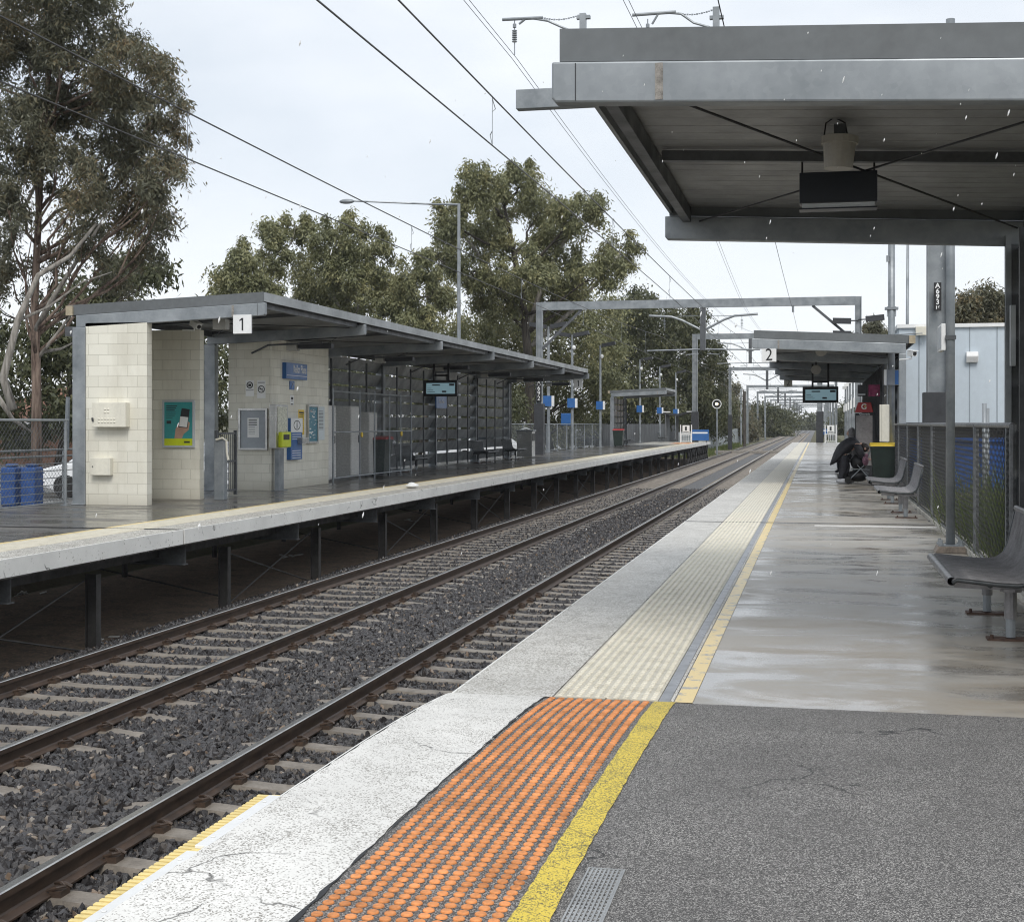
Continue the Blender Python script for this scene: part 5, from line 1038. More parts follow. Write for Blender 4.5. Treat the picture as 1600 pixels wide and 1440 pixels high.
m = MB(); m.box(ox - 1.15, ox - .45, oy - .03, oy - .002, 2.47, 2.56); m.box(ox + .9, ox + 1.35, oy - .03, oy - .002, 2.5, 2.58); m.build('white_edge', WHITE, r)
m = MB(); m.box(-9.6, -2.1, 134.5, 135.4, -1.3, -1.02); one(m, 'track_crossing', CONC, 'pale concrete cable crossing laid across both tracks', 'crossing', bevel=.02)

# ================================================================== OVERHEAD LINE
def steel_mast(name, label, x, y, ztop, zbase=-1.3, wd=.30, wrap=None, num=None, group='overhead line masts', nz=None):
    r = thing(name, label, 'mast', (x, y, zbase), group); m = MB(); h = wd / 2
    m.box(x - h, x - h + .016, y - h, y + h, zbase, ztop); m.box(x + h - .016, x + h, y - h, y + h, zbase, ztop); m.box(x - h + .016, x + h - .016, y - .008, y + .008, zbase, ztop); m.build('shaft', GALV, r)
    if wrap: m = MB(); m.box(x - h - .07, x + h + .07, y - h - .06, y + h + .04, wrap[0], wrap[1]); m.build('anti_climb_guard', CHAR, r, bevel=.01)
    if num:
        z0, z1, chars = num; m = MB(); wp = .13 if nz is None else nz; m.box(x - wp / 2, x + wp / 2, y - h - .012, y - h - .002, z0, z1); m.build('number_plate', BLACK, r)
        n = len(chars); st = (z1 - z0) / (n + .2)
        for i, c in enumerate(chars): text(c, st * (1.25 if len(c) == 1 else .8), (x, y - h - .014, z1 - st * (i + .6)), '-y', WHITE, r, 'numeral', bold=.003)
    return r
# cantilever mast A693 16 by the fence
MX, MY = 2.10, 26.4
ms = steel_mast('line_mast', 'grey steel mast numbered A693 16 behind the black mesh fence', MX, MY, 8.0, -.5, .34, (-.5, EYE + 49 * 25.4 / FPX), (EYE + (662 - 487) * 25.35 / FPX, EYE + (662 - 443) * 25.35 / FPX, ['A', '6', '9', '3', '16']))
m = MB(); xt = PY(808, 140, MY).x; m.box(xt, MX - .18, MY - .12, MY + .12, 7.55, 7.92); m.build('boom', GALV, ms, bevel=.01)
for k, u in enumerate((911, 1119)):
    q = PY(u, 22, MY); rr = thing('feeder_bracket', ('galvanised feeder bracket with hanging insulator at the boom tip', 'galvanised feeder bracket rising behind the near canopy roof')[k], 'bracket', (q.x, MY, 7.92), 'feeder brackets on the boom'); m = MB(); m.box(q.x - .06, q.x + .06, MY - .06, MY + .06, 7.92, q.z + (.0 if k == 0 else .12)); m.box(q.x - .12, q.x + .14, MY - .05, MY + .05, q.z - .1, q.z - .04); m.build('upright', GALV, rr)
    t = PY(u - (126 if k == 0 else 131), 31 if k == 0 else 24, MY); e = Vector((q.x - .15, MY, 8.25)); c2_ = PY(u - 80, 29 if k == 0 else 20, MY)
    m = MB(); m.tube([t, PY(u - 63, 28 if k == 0 else 19, MY)], .032, 8); m.tube([PY(u - 100, 38, MY), PY(u - 90, 30 if k == 0 else 21, MY), c2_, PY(u - 55, 33 if k == 0 else 22, MY), PY(u - 35, 42 if k == 0 else 36, MY), PY(u - 10, 52 if k == 0 else 43, MY)], .022, 8); m.build('arm', GALV, rr)
    m = MB(); ca, cb = PY(u - 65, 28 if k == 0 else 20, MY), PY(u - 5, 24 if k == 0 else 16, MY); kk = 16
    for i in range(kk): f0 = ca.lerp(cb, i / kk); f1 = ca.lerp(cb, (i + .8) / kk); dz = Vector((0, 0, -.06 * math.sin(math.pi * (i + .5) / kk))); m.bar(f0 + dz, f1 + dz, .012 if i % 2 else .03, .03 if i % 2 else .012)
    m.build('chain', GALV, rr)
    ti = PY(u - 107, 30, MY); bi = PY(u - 107, 86, MY); m = MB(); m.tube([ti, bi], .012, 6)
    for i in range(6): f = ti.lerp(bi, .32 + i * .06); m.tube([f, f + Vector((0, 0, -.015))], .05, 10)
    m.tube([ti.lerp(bi, .14), ti.lerp(bi, .24)], .035, 8); m.build('insulator', GALV, rr)
def portal(label, y, xl, xr, ztop, zb=-1.3, drop=None, wrapl=True, num=None, dep=.38, wd=.30, knee=True, arms=True):
    r = thing('line_portal', label, 'gantry', (xl, y, zb), 'overhead line gantries')
    for x, nm in ((xl, 'l'), (xr, 'r')):
        h = wd / 2; m = MB(); m.box(x - h, x - h + .03, y - h, y + h, zb, ztop); m.box(x + h - .03, x + h, y - h, y + h, zb, ztop); m.box(x - h + .03, x + h - .03, y - .02, y + .02, zb, ztop); m.build('mast', GALV, r)
        if (wrapl and x == xl) or (x == xr and abs(xr - .15) < .01): m = MB(); m.box(x - h - .08, x + h + .08, y - h - .08, y + h + .05, zb, 2.5); m.build('anti_climb_guard', CHAR, r)
    m = MB(); m.box(xl + wd / 2, xr - wd / 2, y - .12, y - .10, ztop - dep, ztop); m.box(xl + wd / 2, xr - wd / 2, y - .1, y + .1, ztop - .03, ztop - .001); m.box(xl + wd / 2, xr - wd / 2, y - .1, y + .1, ztop - dep, ztop - dep + .03); m.build('beam', GALV, r)
    if knee:
        m = MB(); m.bar((xl + .15, y, ztop - 2.3), (xl + 2.1, y, ztop - dep), .10, .12); m.bar((xr - .15, y, ztop - 2.1), (xr - 2.1, y, ztop - dep), .10, .12); m.build('knee_brace', DKSTEEL, r)
    if arms:
        xm = -5.4; m = MB(); m.box(xm - .13, xm + .13, y - .13, y + .13, ztop - 2.45, ztop - dep); m.build('drop_post', DKSTEEL, r)
        for s, lab in ((-1, 0), (1, 1)):
            m = MB(); m.tube([(xm + s * .13, y, ztop - 1.45), (xm + s * 1.0, y, ztop - 1.0), (xm + s * 1.5, y, ztop - .82), (xm + s * 2.6, y, ztop - .75)], .055, 8); m.tube([(xm + s * .13, y, ztop - .78), (xm + s * 1.5, y, ztop - .82)], .015, 6)
            m.tube([(xm, y, ztop - 2.4), (xm + s * 2.7, y, ztop - 2.45)], .035, 8); m.tube([(xm + s * .3, y, ztop - 2.45), (xm + s * .2, y, ztop - 2.62), (xm + s * .8, y, ztop - 2.66)], .02, 6); m.build('cantilever_arm', GALV, r)
            m = MB(); xx = xm + s * 1.85; m.tube([(xx, y, ztop - .8), (xx, y, ztop - 1.5)], .012, 6)
            for i in range(5): m.tube([(xx, y, ztop - 1.0 - .07 * i), (xx, y, ztop - 1.02 - .07 * i)], .06, 8)
            m.build('insulator', GALV, r)
    if num:
        z0, z1, chars = num; m = MB(); m.box(xl - .13, xl + .13, y - .19, y - .16, z0, z1); m.build('number_plate', BLACK, r); st = (z1 - z0) / (len(chars) + .2)
        for i, c in enumerate(chars): text(c, st * 1.2, (xl, y - .194, z1 - st * (i + .6)), '-y', WHITE, r, 'numeral')
    return r
d1 = 69.1
p1 = portal('nearest overhead gantry spanning both tracks above the platforms', 67.8, -13.41, 1.85, 7.50, zb=0, num=(EYE + (662 - 627) * d1 / FPX, EYE + (662 - 594) * d1 / FPX, ['A', '6', '9', '2']), dep=.40)
xx = 1.85
for k, (dx, zz_, lab) in enumerate(((-.75, 6.35, 'upper floodlight on the left of the nearest gantry mast'), (.75, 6.4, 'upper floodlight on the right of the nearest gantry mast'), (-.75, 5.75, 'lower floodlight on the left of the nearest gantry mast'))):
    m = MB(); m.bar((xx + dx - .42, 67.5, zz_), (xx + dx + .42, 67.5, zz_ + (.08 if dx > 0 else -.03)), .3, .26); m.tube([(xx + dx * .45, 67.6, zz_), (xx, 67.7, zz_)], .03, 6); one(m, 'floodlight', CHAR, lab, 'floodlight', 'floodlights on the nearest gantry mast')
portal('second overhead gantry standing at the platform ends', 116.0, -9.9, .15, 8.9, zb=-1.3, knee=False, dep=.45, wd=.42)
portal('third overhead gantry beyond the cable crossing', 155.0, -9.4, 1.9, 7.7, knee=False)
for k, (y, lab) in enumerate(((198, 'fourth overhead gantry along the line'), (240, 'fifth overhead gantry along the line'), (284, 'sixth overhead gantry along the line'), (330, 'seventh overhead gantry along the line'), (378, 'eighth overhead gantry along the line'), (428, 'ninth overhead gantry, small and pale down the line'), (480, 'most distant overhead gantry down the line'))):
    portal(lab, y, -9.6 - .35 * k, 2.0, 6.9 + .1 * k, knee=False, wrapl=(k in (1, 3)))
# extra line side poles
for k, (u, d, h, lab) in enumerate(((1158, 190, 6.3, 'slim grey line pole just right of the third gantry mast'), (1163, 175, 5.6, 'dark timber pole beyond the third gantry mast'), (1172, 230, 4.9, 'thin line pole among the far gantries'), (1196, 260, 4.0, 'small lamp pole beside the far dark trees'), (1222, 330, 4.6, 'tiny pole far along the track, nearest the rails'))):
    p = PD(u, 690, d); m = MB(); m.tube([(p.x, p.y, -1.5), (p.x, p.y, h)], .11 if k != 1 else .2, 8); one(m, 'line_pole', GALV if k != 1 else BARK_D, lab, 'pole', 'poles beside the far track')
# wires
def wire_pts(y0, y1, f, n): return [f(y0 + (y1 - y0) * i / n) for i in range(n + 1)]
SUP = [-12.0, 67.8, 116.0, 155.0, 198.0, 240.0, 284.0, 330.0, 378.0, 428.0, 480.0]
def sag_h(y, hs=1.15, hm=.46):
    for a, b in zip(SUP[:-1], SUP[1:]):
        if a <= y <= b:
            q = 2 * (y - a) / (b - a) - 1; mm = max(hm, hs - (hs - hm) * (b - a) / 80); return mm + (hs - mm) * q * q
    return hs
for tr, xc, lab in (('far', -7.215, 'overhead wires with droppers above the far track'), ('near', -3.605, 'overhead wires with droppers above the near track')):
    r = thing('overhead_line', lab, 'overhead wire', (xc, 0, 4.5), 'overhead wires of the two tracks')
    stag = lambda y: xc + .15 * math.sin(y * .055)
    m = MB(); m.tube(wire_pts(-12, 460, lambda y: (stag(y), y, 4.57), 90), .0085, 5); m.build('contact_wire', WIREM, r)
    m = MB(); m.tube(wire_pts(-12, 460, lambda y: (stag(y), y, 4.57 + sag_h(y)), 140), .0095, 5); m.build('messenger_wire', WIREM, r)
    for y in ([6.0, 15.0, 24.0, 33.5, 43.0, 52.0, 60.0] + [76 + 9 * k for k in range(9)]):
        x = stag(y); m = MB(); m.tube([(x, y, 4.57), (x, y, 4.57 + sag_h(y))], .004, 4); m.tube([(x, y, 4.55 + sag_h(y)), (x + .03, y + .02, 4.57 + sag_h(y) - .13), (x, y, 4.57 + sag_h(y) - .16)], .006, 4); m.tube([(x, y, 4.57 + .16), (x - .03, y + .02, 4.57 + .12), (x, y, 4.57)], .006, 4); m.build('dropper', GALV, r)
def feeder(label, pts, r=.006, twin=.09):
    m = MB(); P = [Vector(p) for p in pts]; Q = []
    for a, b in zip(P[:-1], P[1:]):
        for i in range(8): f = i / 8; q = a.lerp(b, f); q.z -= .35 * 4 * f * (1 - f) * min(1, (b - a).length / 60); Q.append(q)
    Q.append(P[-1])
    for s in ((-.5, .5) if twin else (0,)): m.tube([q + Vector((s * (twin or 0), 0, 0)) for q in Q], r, 5)
    one(m, 'feeder_wire', BLACK if not twin else paint('grey feeder cable', (.12, .12, .13), .4, .3, .1, 3), label, 'wire', 'feeder wires')
f0 = PY(804, 92, MY); feeder('twin feeder wire hung from the boom tip bracket', [(f0.x + .25, -12, f0.z + .6), f0, (-5.4, 67.8, 7.6), (-5.2, 116, 9.0), (-5.2, 155, 7.7)])
f1 = PY(1008, 62, MY); feeder('twin feeder wire passing behind the near canopy roof', [(f1.x - .1, -12, f1.z + .2), f1, (-3.4, 67.8, 7.05), (-3.3, 116, 7.9), (-3.3, 155, 6.9)])
feeder('single feeder wire nearest the near platform', [(-1.18, -12, 6.95), (-1.15, 67.8, 6.85), (-1.1, 116, 7.6), (-1.1, 205, 6.4)], .008, 0)
m = MB(); m.tube([(-1.15, 67.75, 7.1), (-1.15, 67.75, 6.8)], .05, 8); m.tube([(-1.15, 67.75, 7.5), (-1.15, 67.75, 6.9)], .015, 6); one(m, 'insulator', GALV, 'hanging insulator below the nearest gantry beam', 'insulator')

# ================================================================== TREES
def leaf_cloud(clumps, n, L, Wd, rng, tuft=.55, droop=.75):
    """leaf-sized blades gathered in tufts inside each clump ellipsoid; returns (n,4,3) kite shaped leaves"""
    vol = np.array([c[3] * c[4] * c[5] for c in clumps]) ** .72; cnt = np.maximum(20, (n * vol / vol.sum())).astype(int); out = []
    for (cx, cy, cz, rx, ry, rz), k in zip(clumps, cnt):
        nt_ = max(5, int(rx * ry * rz * 2.6 / (tuft ** 3) * .5)); d = rng.normal(size=(nt_, 3)); d /= np.linalg.norm(d, axis=1)[:, None]; rad = rng.uniform(.15, 1.12, nt_) ** .5
        tc_ = d * rad[:, None] * np.array([rx, ry, rz]) * .92; idx = rng.integers(0, nt_, k); tr = tuft * rng.uniform(.55, 1.25, nt_)
        e = rng.normal(size=(k, 3)) * (.45 * tr[idx])[:, None]; e[:, 2] -= .25 * tr[idx] * (np.hypot(e[:, 0], e[:, 1]) / tr[idx]) ** 1.5
        p = np.array([cx, cy, cz]) + tc_[idx] + e
        ax = rng.normal(size=(k, 3)); ax[:, 2] = -np.abs(ax[:, 2]) * droop - droop * .6; ax /= np.linalg.norm(ax, axis=1)[:, None]
        sd = np.cross(ax, rng.normal(size=(k, 3))); sd /= np.linalg.norm(sd, axis=1)[:, None]; ll = (L * rng.uniform(.6, 1.3, k))[:, None]; ww = (Wd * rng.uniform(.6, 1.3, k))[:, None]
        out.append(np.stack([p, p + ax * ll * .45 + sd * ww * .5, p + ax * ll, p + ax * ll * .45 - sd * ww * .5], 1))
    return np.concatenate(out)
def limb_pts(a, b, rng, bend=.12, n=5):
    a = Vector(a); b = Vector(b); l = (b - a).length; P = []
    for i in range(n + 1):
        f = i / n; q = a.lerp(b, f); s = math.sin(math.pi * f) * bend * l; q += Vector((rng.uniform(-1, 1) * s * .5, rng.uniform(-1, 1) * s * .5, -s * .55)); P.append(q)
    return P
def tree(name, label, base, clumps, n, L, Wd, leaf, bark, tr, trunk=None, group=None, tuft=.55, extra=(), twigs=3):
    """trunk line, a limb to each foliage clump and twigs inside it; crown of leaf blades"""
    rng = random.Random(hash(label) % 9999 if False else len(label) * 31 + int(base[1])); r = thing(name, label, 'tree', base, group); base = Vector(base)
    if trunk is None:
        zt = np.average([c[2] for c in clumps]); cxm = np.average([c[0] for c in clumps]); cym = np.average([c[1] for c in clumps]); trunk = [base, base.lerp(Vector((cxm, cym, zt)), .5) + Vector((rng.uniform(-.4, .4), 0, 0)), Vector((cxm, cym, zt + 1))]
    trunk = [Vector(t) for t in trunk]; m = MB(); k = len(trunk); m.tube(trunk, [tr * (1 - .75 * i / (k - 1)) for i in range(k)], 10); m.build('trunk', bark, r, smooth=True)
    m = MB()
    for c in clumps:
        cc = Vector(c[:3]); best = min(range(1, k), key=lambda i: (trunk[i] - cc).length + max(0, trunk[i].z - cc.z + .5) * 2); s = trunk[best - 1].lerp(trunk[best], rng.uniform(.3, .9)); lr = tr * .36
        P = limb_pts(s, cc, rng); m.tube(P, [lr * (1 - .75 * i / 5) for i in range(6)], 6)
        for q in range(twigs):
            e = cc + Vector((rng.uniform(-1, 1) * c[3], rng.uniform(-1, 1) * c[4], rng.uniform(-.3, 1) * c[5])) * .85; P2 = limb_pts(P[rng.choice((3, 4, 5))], e, rng, .1, 4); m.tube(P2, [lr * .38 * (1 - .8 * i / 4) for i in range(5)], 4)
    m.build('limbs', bark, r, smooth=True)
    m = MB()
    for P, rr in extra: m.tube([Vector(q) for q in P], [rr * (1 - .7 * i / (len(P) - 1)) for i in range(len(P))], 8)
    if extra: m.build('main_limbs', BARK_P, r, smooth=True)
    V = leaf_cloud(clumps, n, L, Wd, RNG, tuft) - np.array(base)
    tri_mesh('crown', V, leaf, r); return r
def CL(lst, d, depth=None, jit=0.0, kv=1.2):
    out = []
    for i, (u, v, ru, rv) in enumerate(lst):
        dd = d + (((i * 37) % 11) - 5) / 5 * jit; p = PD(u, v, dd); out.append((p.x, p.y, p.z, ru * dd / FPX, (depth or (ru * dd / FPX) * .9), rv * kv * dd / FPX))
    return out
# big red-barked eucalypt on the left
D = 42.0
cl = CL([(60, -70, 110, 70), (140, 40, 70, 50), (40, 60, 80, 60), (205, 110, 75, 55), (110, 130, 70, 45), (255, 165, 42, 45), (40, 190, 70, 50), (160, 205, 75, 50), (235, 230, 62, 45), (90, 255, 70, 40), (190, 285, 70, 45), (255, 285, 38, 40), (120, 330, 45, 35), (215, 345, 50, 38), (15, 330, 40, 60), (-60, 100, 80, 150), (230, 400, 30, 28), (150, 380, 40, 22), (20, 440, 40, 40), (190, 60, 40, 35), (0, 260, 50, 50), (60, 170, 40, 40), (130, 290, 40, 35), (180, 140, 40, 30), (85, 400, 30, 22), (100, 60, 50, 40), (255, 320, 30, 25), (170, 440, 30, 16)], D, None, 2.2)
bz = PD(57, 720, D); T = [(bz.x, bz.y, -.4), PD(57, 600, D), PD(54, 470, D), PD(62, 300, D), PD(75, 130, D), PD(90, -20, D)]
ex = [([PD(54, 520, D), PD(80, 470, D - .4), PD(125, 400, D - .8), PD(170, 330, D - 1)], .10), ([PD(20, 640, D - 3), PD(5, 590, D - 3), PD(28, 500, D - 3), PD(60, 430, D - 2.6), PD(110, 400, D - 2.4), PD(150, 350, D - 2)], .13), ([PD(58, 560, D), PD(90, 520, D), PD(120, 480, D)], .07), ([PD(30, 500, D - 3), PD(75, 480, D - 2), PD(130, 440, D - 1.5), PD(175, 425, D - 1)], .05), ([PD(0, 420, D + 1), PD(40, 320, D + 1), PD(90, 220, D + 1)], .09), ([PD(-10, 610, D - 2), PD(20, 655, D - 2), PD(50, 675, D - 1)], .09), ([PD(65, 550, D), PD(95, 545, D + .5), PD(125, 530, D + 1)], .06)]
tree('eucalyptus_tree', 'towering red barked gum tree at the left above the mesh fence', (bz.x, bz.y, -.4), cl, 108000, .185, .048, LEAF_A, BARK_R, .17, T, 'trees behind the opposite platform', .42, ex, 4)
# dark understorey behind it
cl = CL([(30, 560, 60, 70), (110, 560, 45, 80), (-10, 480, 50, 60), (120, 640, 30, 40), (30, 640, 45, 40), (180, 440, 50, 40), (240, 425, 30, 28), (140, 470, 45, 40)], 58, 2.2, 2); p = PD(90, 690, 58)
tree('shade_tree', 'dark leafy tree behind the gum trunk and the front pier', (p.x, p.y, -.4), cl, 15000, .32, .12, LEAF_C, BARK_D, .2, None, 'trees behind the opposite platform', .8)
cl = CL([(320, 560, 40, 60), (335, 640, 30, 45), (300, 520, 40, 30)], 66, 2.5, 2); p = PD(325, 690, 66)
tree('shade_tree', 'dark tree seen through the gap between the block walls', (p.x, p.y, -.4), cl, 5000, .32, .12, LEAF_C, BARK_D, .16, None, 'trees behind the opposite platform', .8)
cl = CL([(540, 590, 50, 45), (610, 600, 50, 45), (680, 610, 45, 45), (740, 620, 45, 45), (580, 660, 60, 30), (690, 668, 60, 26), (780, 640, 36, 40), (800, 680, 30, 18)], 80, 2.5, 3); p = PD(660, 690, 80)
tree('shade_tree', 'dark spreading tree seen through the louvred back wall', (p.x, p.y, -.4), cl, 22000, .30, .10, LEAF_C, BARK_D, .2, None, 'trees behind the opposite platform', .8)
# mid distance gums over the long shelter
G = 'gum trees above the long shelter roof'
cl = CL([(375, 425, 42, 42), (425, 385, 32, 35), (462, 355, 34, 22), (405, 470, 60, 30), (360, 470, 30, 40), (420, 355, 16, 14)], 88, None, 3); p = PD(410, 690, 88); tree('eucalyptus_tree', 'gum tree left of the tall street light, with two small top tufts', (p.x, p.y, -.4), cl, 26617, 0.311, 0.096, LEAF_B, BARK_P, .26, None, G, 0.61)
cl = CL([(530, 370, 50, 40), (575, 385, 42, 38), (500, 430, 50, 45), (555, 440, 55, 40), (600, 455, 40, 35), (520, 480, 60, 25)], 90, None, 3); p = PD(540, 690, 90); tree('eucalyptus_tree', 'broad olive gum tree directly behind the long street light arm', (p.x, p.y, -.4), cl, 30166, 0.311, 0.096, LEAF_B, BARK_P, .28, None, G, 0.61)
cl = CL([(650, 420, 38, 28), (625, 470, 36, 28), (690, 455, 32, 26), (660, 500, 40, 25), (600, 495, 25, 16)], 86, None, 2); p = PD(660, 690, 86); tree('eucalyptus_tree', 'thin open gum tree just left of the street light pole', (p.x, p.y, -.4), cl, 15970, 0.296, 0.089, LEAF_B, BARK_D, .2, None, G, 0.54)
cl = CL([(745, 290, 42, 34), (815, 285, 38, 32), (770, 320, 36, 26), (700, 345, 36, 36), (760, 370, 46, 32), (845, 330, 40, 28), (905, 335, 44, 30), (870, 380, 46, 30), (690, 395, 30, 28), (735, 425, 40, 30), (935, 330, 22, 22), (820, 420, 50, 30), (885, 430, 44, 30), (965, 395, 34, 34), (940, 420, 30, 24), (780, 460, 50, 30), (860, 470, 60, 30)], 92, None, 4); p = PD(830, 690, 92)
T = [(p.x, p.y, -.4), PD(826, 560, 92), PD(815, 460, 92), PD(800, 380, 92), PD(785, 310, 92)]; ex = [([PD(822, 520, 92), PD(850, 440, 92), PD(880, 380, 92), PD(905, 340, 92)], .2), ([PD(820, 500, 92), PD(770, 430, 91), PD(735, 380, 91), PD(705, 350, 91)], .18), ([PD(830, 540, 92), PD(900, 480, 92), PD(950, 420, 92), PD(970, 395, 92)], .16)]
tree('eucalyptus_tree', 'tallest spreading gum tree right of the street light', (p.x, p.y, -.4), cl, 78078, 0.311, 0.096, LEAF_B, BARK_D, .36, T, G, .62, ex, 4)
cl = CL([(790, 510, 60, 40), (870, 530, 60, 45), (930, 510, 50, 45), (720, 530, 50, 35), (820, 590, 70, 45), (900, 600, 55, 45), (700, 580, 50, 40), (770, 640, 60, 30), (870, 660, 60, 30), (950, 580, 40, 50)], 104, 4, 4); p = PD(860, 690, 104); tree('eucalyptus_tree', 'bushy olive tree filling in behind the long shelter end', (p.x, p.y, -.4), cl, 53235, 0.340, 0.118, LEAF_B, BARK_D, .3, None, G, 1.1)
G2 = 'trees beyond the opposite platform end'
cl = CL([(985, 490, 40, 35), (1020, 500, 45, 40), (960, 550, 45, 45), (1010, 570, 50, 45), (1060, 540, 40, 45), (980, 630, 45, 45), (1030, 640, 45, 40), (940, 640, 40, 40)], 150, 5, 6); p = PD(1000, 690, 150); tree('bushland_tree', 'dark tree above the small far shelter', (p.x, p.y, -.5), cl, 42000, 0.429, 0.163, LEAF_C, BARK_D, .3, None, G2, 1.3)
cl = CL([(1075, 510, 35, 35), (1100, 560, 32, 40), (1070, 590, 40, 40), (1110, 610, 30, 45), (1080, 650, 40, 35), (1125, 640, 22, 35)], 165, 5, 6); p = PD(1090, 690, 165); tree('bushland_tree', 'dark tree behind the round railway signal', (p.x, p.y, -.5), cl, 31500, 0.459, 0.178, LEAF_C, BARK_D, .3, None, G2, 1.4)
cl = CL([(1150, 650, 18, 35), (1165, 660, 18, 30), (1135, 620, 16, 40)], 230, 5, 6); p = PD(1150, 690, 230); tree('bushland_tree', 'small brown green tree beyond the third gantry mast', (p.x, p.y, -1), cl, 10500, 0.555, 0.222, LEAF_A, BARK_D, .3, None, G2, 1.7)
cl = CL([(1196, 640, 16, 18), (1190, 660, 16, 25), (1210, 655, 18, 18), (1205, 675, 22, 14), (1228, 662, 14, 12)], 320, 6, 8); p = PD(1203, 690, 320); tree('bushland_tree', 'pale distant tree beside the far gantries', (p.x, p.y, -1.3), cl, 12250, 0.740, 0.296, LEAF_C, BARK_D, .4, None, G2, 2.2)
cl = CL([(1325, 648, 16, 16), (1310, 665, 14, 14), (1340, 655, 16, 22)], 260, 5, 8); p = PD(1325, 690, 260); tree('bushland_tree', 'distant tree behind the near platform palisade', (p.x, p.y, -1), cl, 8750, 0.666, 0.252, LEAF_C, BARK_D, .3, None, None, 1.9)
cl = CL([(1515, 478, 20, 16), (1545, 468, 22, 18), (1560, 485, 20, 20), (1500, 500, 18, 16), (1535, 500, 26, 14), (1575, 500, 16, 16)], 74, None, 2); p = PD(1540, 690, 74); tree('eucalyptus_tree', 'brown green tree rising above the hut roof', (p.x, p.y, -.4), cl, 13125, 0.252, 0.081, LEAF_A, BARK_D, .18, None, None, .6)
cl = CL([(1362, 512, 14, 10), (1380, 522, 14, 8), (1355, 530, 14, 10), (1375, 545, 24, 14)], 100, 1.5, 2); p = PD(1370, 690, 100); tree('eucalyptus_tree', 'tree top showing between the canopy roof and the mast floodlights', (p.x, p.y, -.4), cl, 7000, 0.281, 0.096, LEAF_A, BARK_D, .18, None, None, .7)
# far wood that closes the view
V = []
for k in range(46):
    x = -60 + k * 2.7; y = 620 + (k * 53 % 40); hgt = 4.5 + (k * 29 % 17) * .25 + (4 if k < 19 or k > 27 else 0); V.append((x, y, hgt * .5 - 1, 4, 4, hgt * .62))
tag(tri_mesh('distant_wood', leaf_cloud(V, 26000, 1.4, .7, RNG, 1.8), LEAF_C), 'low far wood closing the line of the tracks', 'wood', kind='stuff')

# ================================================================== BEHIND THE OPPOSITE PLATFORM
def car(label, x, y, z, paintm, length=4.3, rot=0.0):
    r = thing('parked_car', label, 'car', (x, y, z), 'parked cars'); h = length / 2; wd = .87
    low = [(-h, .35), (-h + .05, .72), (-h + .9, .93), (h - .5, .95), (h, .75), (h, .32), (h - .5, .22), (-h + .5, .22)]
    m = MB(); m.prism(low, 'y', -wd, wd); m.prism([(-h + .85, .93), (-h + 1.55, 1.40), (-h + 2.6, 1.45), (h - .95, 1.36), (h - .35, .95)], 'y', -wd + .1, wd - .1); m.build('body', paintm, r, bevel=.06, local=True)
    m = MB(); m.prism([(-h + 1.05, .95), (-h + 1.6, 1.33), (-h + 2.6, 1.37), (h - 1.1, 1.28), (h - .7, .95)], 'y', -wd + .085, wd - .085); m.prism([(-h + .87, .95), (-h + 1.53, 1.37), (-h + 1.49, 1.37), (-h + .83, .95)], 'y', -wd + .2, wd - .2); m.build('window', GLASS, r, local=True)
    for sx in (-h + .85, h - .85):
        for sy in (-wd, wd - .2): m = MB(); m.tube([(sx, sy - .01, .31), (sx, sy + .21, .31)], .31, 18); m.build('wheel', TYRE, r, local=True)
    for sy in (-.6, .6): m = MB(); m.box(-h - .01, -h + .06, sy - .18, sy + .18, .60, .72); m.build('headlight', GREYP, r, local=True)
    r.rotation_euler.z = rot; return r
p = PD(200, 770, 37); car('white parked car behind the mesh fence and front pier', p.x, p.y, -.42, CARW, 4.4, .1)
p = PD(908, 690, 112); car('dark parked car behind the fence past the long shelter', p.x, p.y, -.42, CARD, 4.2, 1.25)
p = PD(560, 700, 60); car('silver parked car behind the louvred back wall', p.x, p.y, -.42, CARS, 4.3, 1.0)
p = PD(750, 700, 72); car('white parked car glimpsed between louvre blades past the benches', p.x, p.y, -.42, CARW, 4.3, .7)
for k, (u, lab) in enumerate(((19, 'blue plastic tank left of the two behind the mesh fence'), (50, 'blue plastic tank right of the two behind the mesh fence'))):
    p = PD(u, 740, 33); q = thing('water_tank', lab, 'tank', (p.x, p.y, -.42), 'blue tanks'); m = MB(); m.box(p.x - .19, p.x + .19, p.y - .2, p.y + .2, -.42, .50); m.box(p.x - .12, p.x + .12, p.y - .12, p.y + .12, .50, .58); m.build('drum', paint('navy plastic', (.014, .065, .23), .4, 0, .2, 6), q, bevel=.05); m = MB()
    for z in (-.1, .12, .34): m.box(p.x - .2, p.x + .2, p.y - .21, p.y + .21, z, z + .03)
    m.build('hoop', paint('navy plastic', (.014, .065, .23)), q)
r = thing('house', 'low brick house with a terracotta roof behind the gum trunk', 'house', PD(100, 690, 64)); p = PD(100, 690, 64); m = MB(); m.box(p.x - 5, p.x + 3, p.y, p.y + 7, -.5, 1.6); m.build('wall', BRICKB, r)
m = MB(); m.add([(p.x - 5.5, p.y - .5, 1.6), (p.x + 3.5, p.y - .5, 1.6), (p.x + 3.5, p.y + 7.5, 1.6), (p.x - 5.5, p.y + 7.5, 1.6), (p.x - 2.2, p.y + 3.4, 3.3), (p.x + .4, p.y + 3.4, 3.3)], [(0, 1, 5, 4), (1, 2, 5), (2, 3, 4, 5), (3, 0, 4), (3, 2, 1, 0)]); m.build('roof', TILES, r); m = MB(); m.box(p.x - 5.45, p.x + 3.45, p.y - .55, p.y - .50, 1.48, 1.6); m.build('gutter', WHITE, r); m = MB(); m.box(p.x - 3, p.x - 1.6, p.y - .04, p.y - .002, .2, 1.2); m.build('window', GLASS, r)
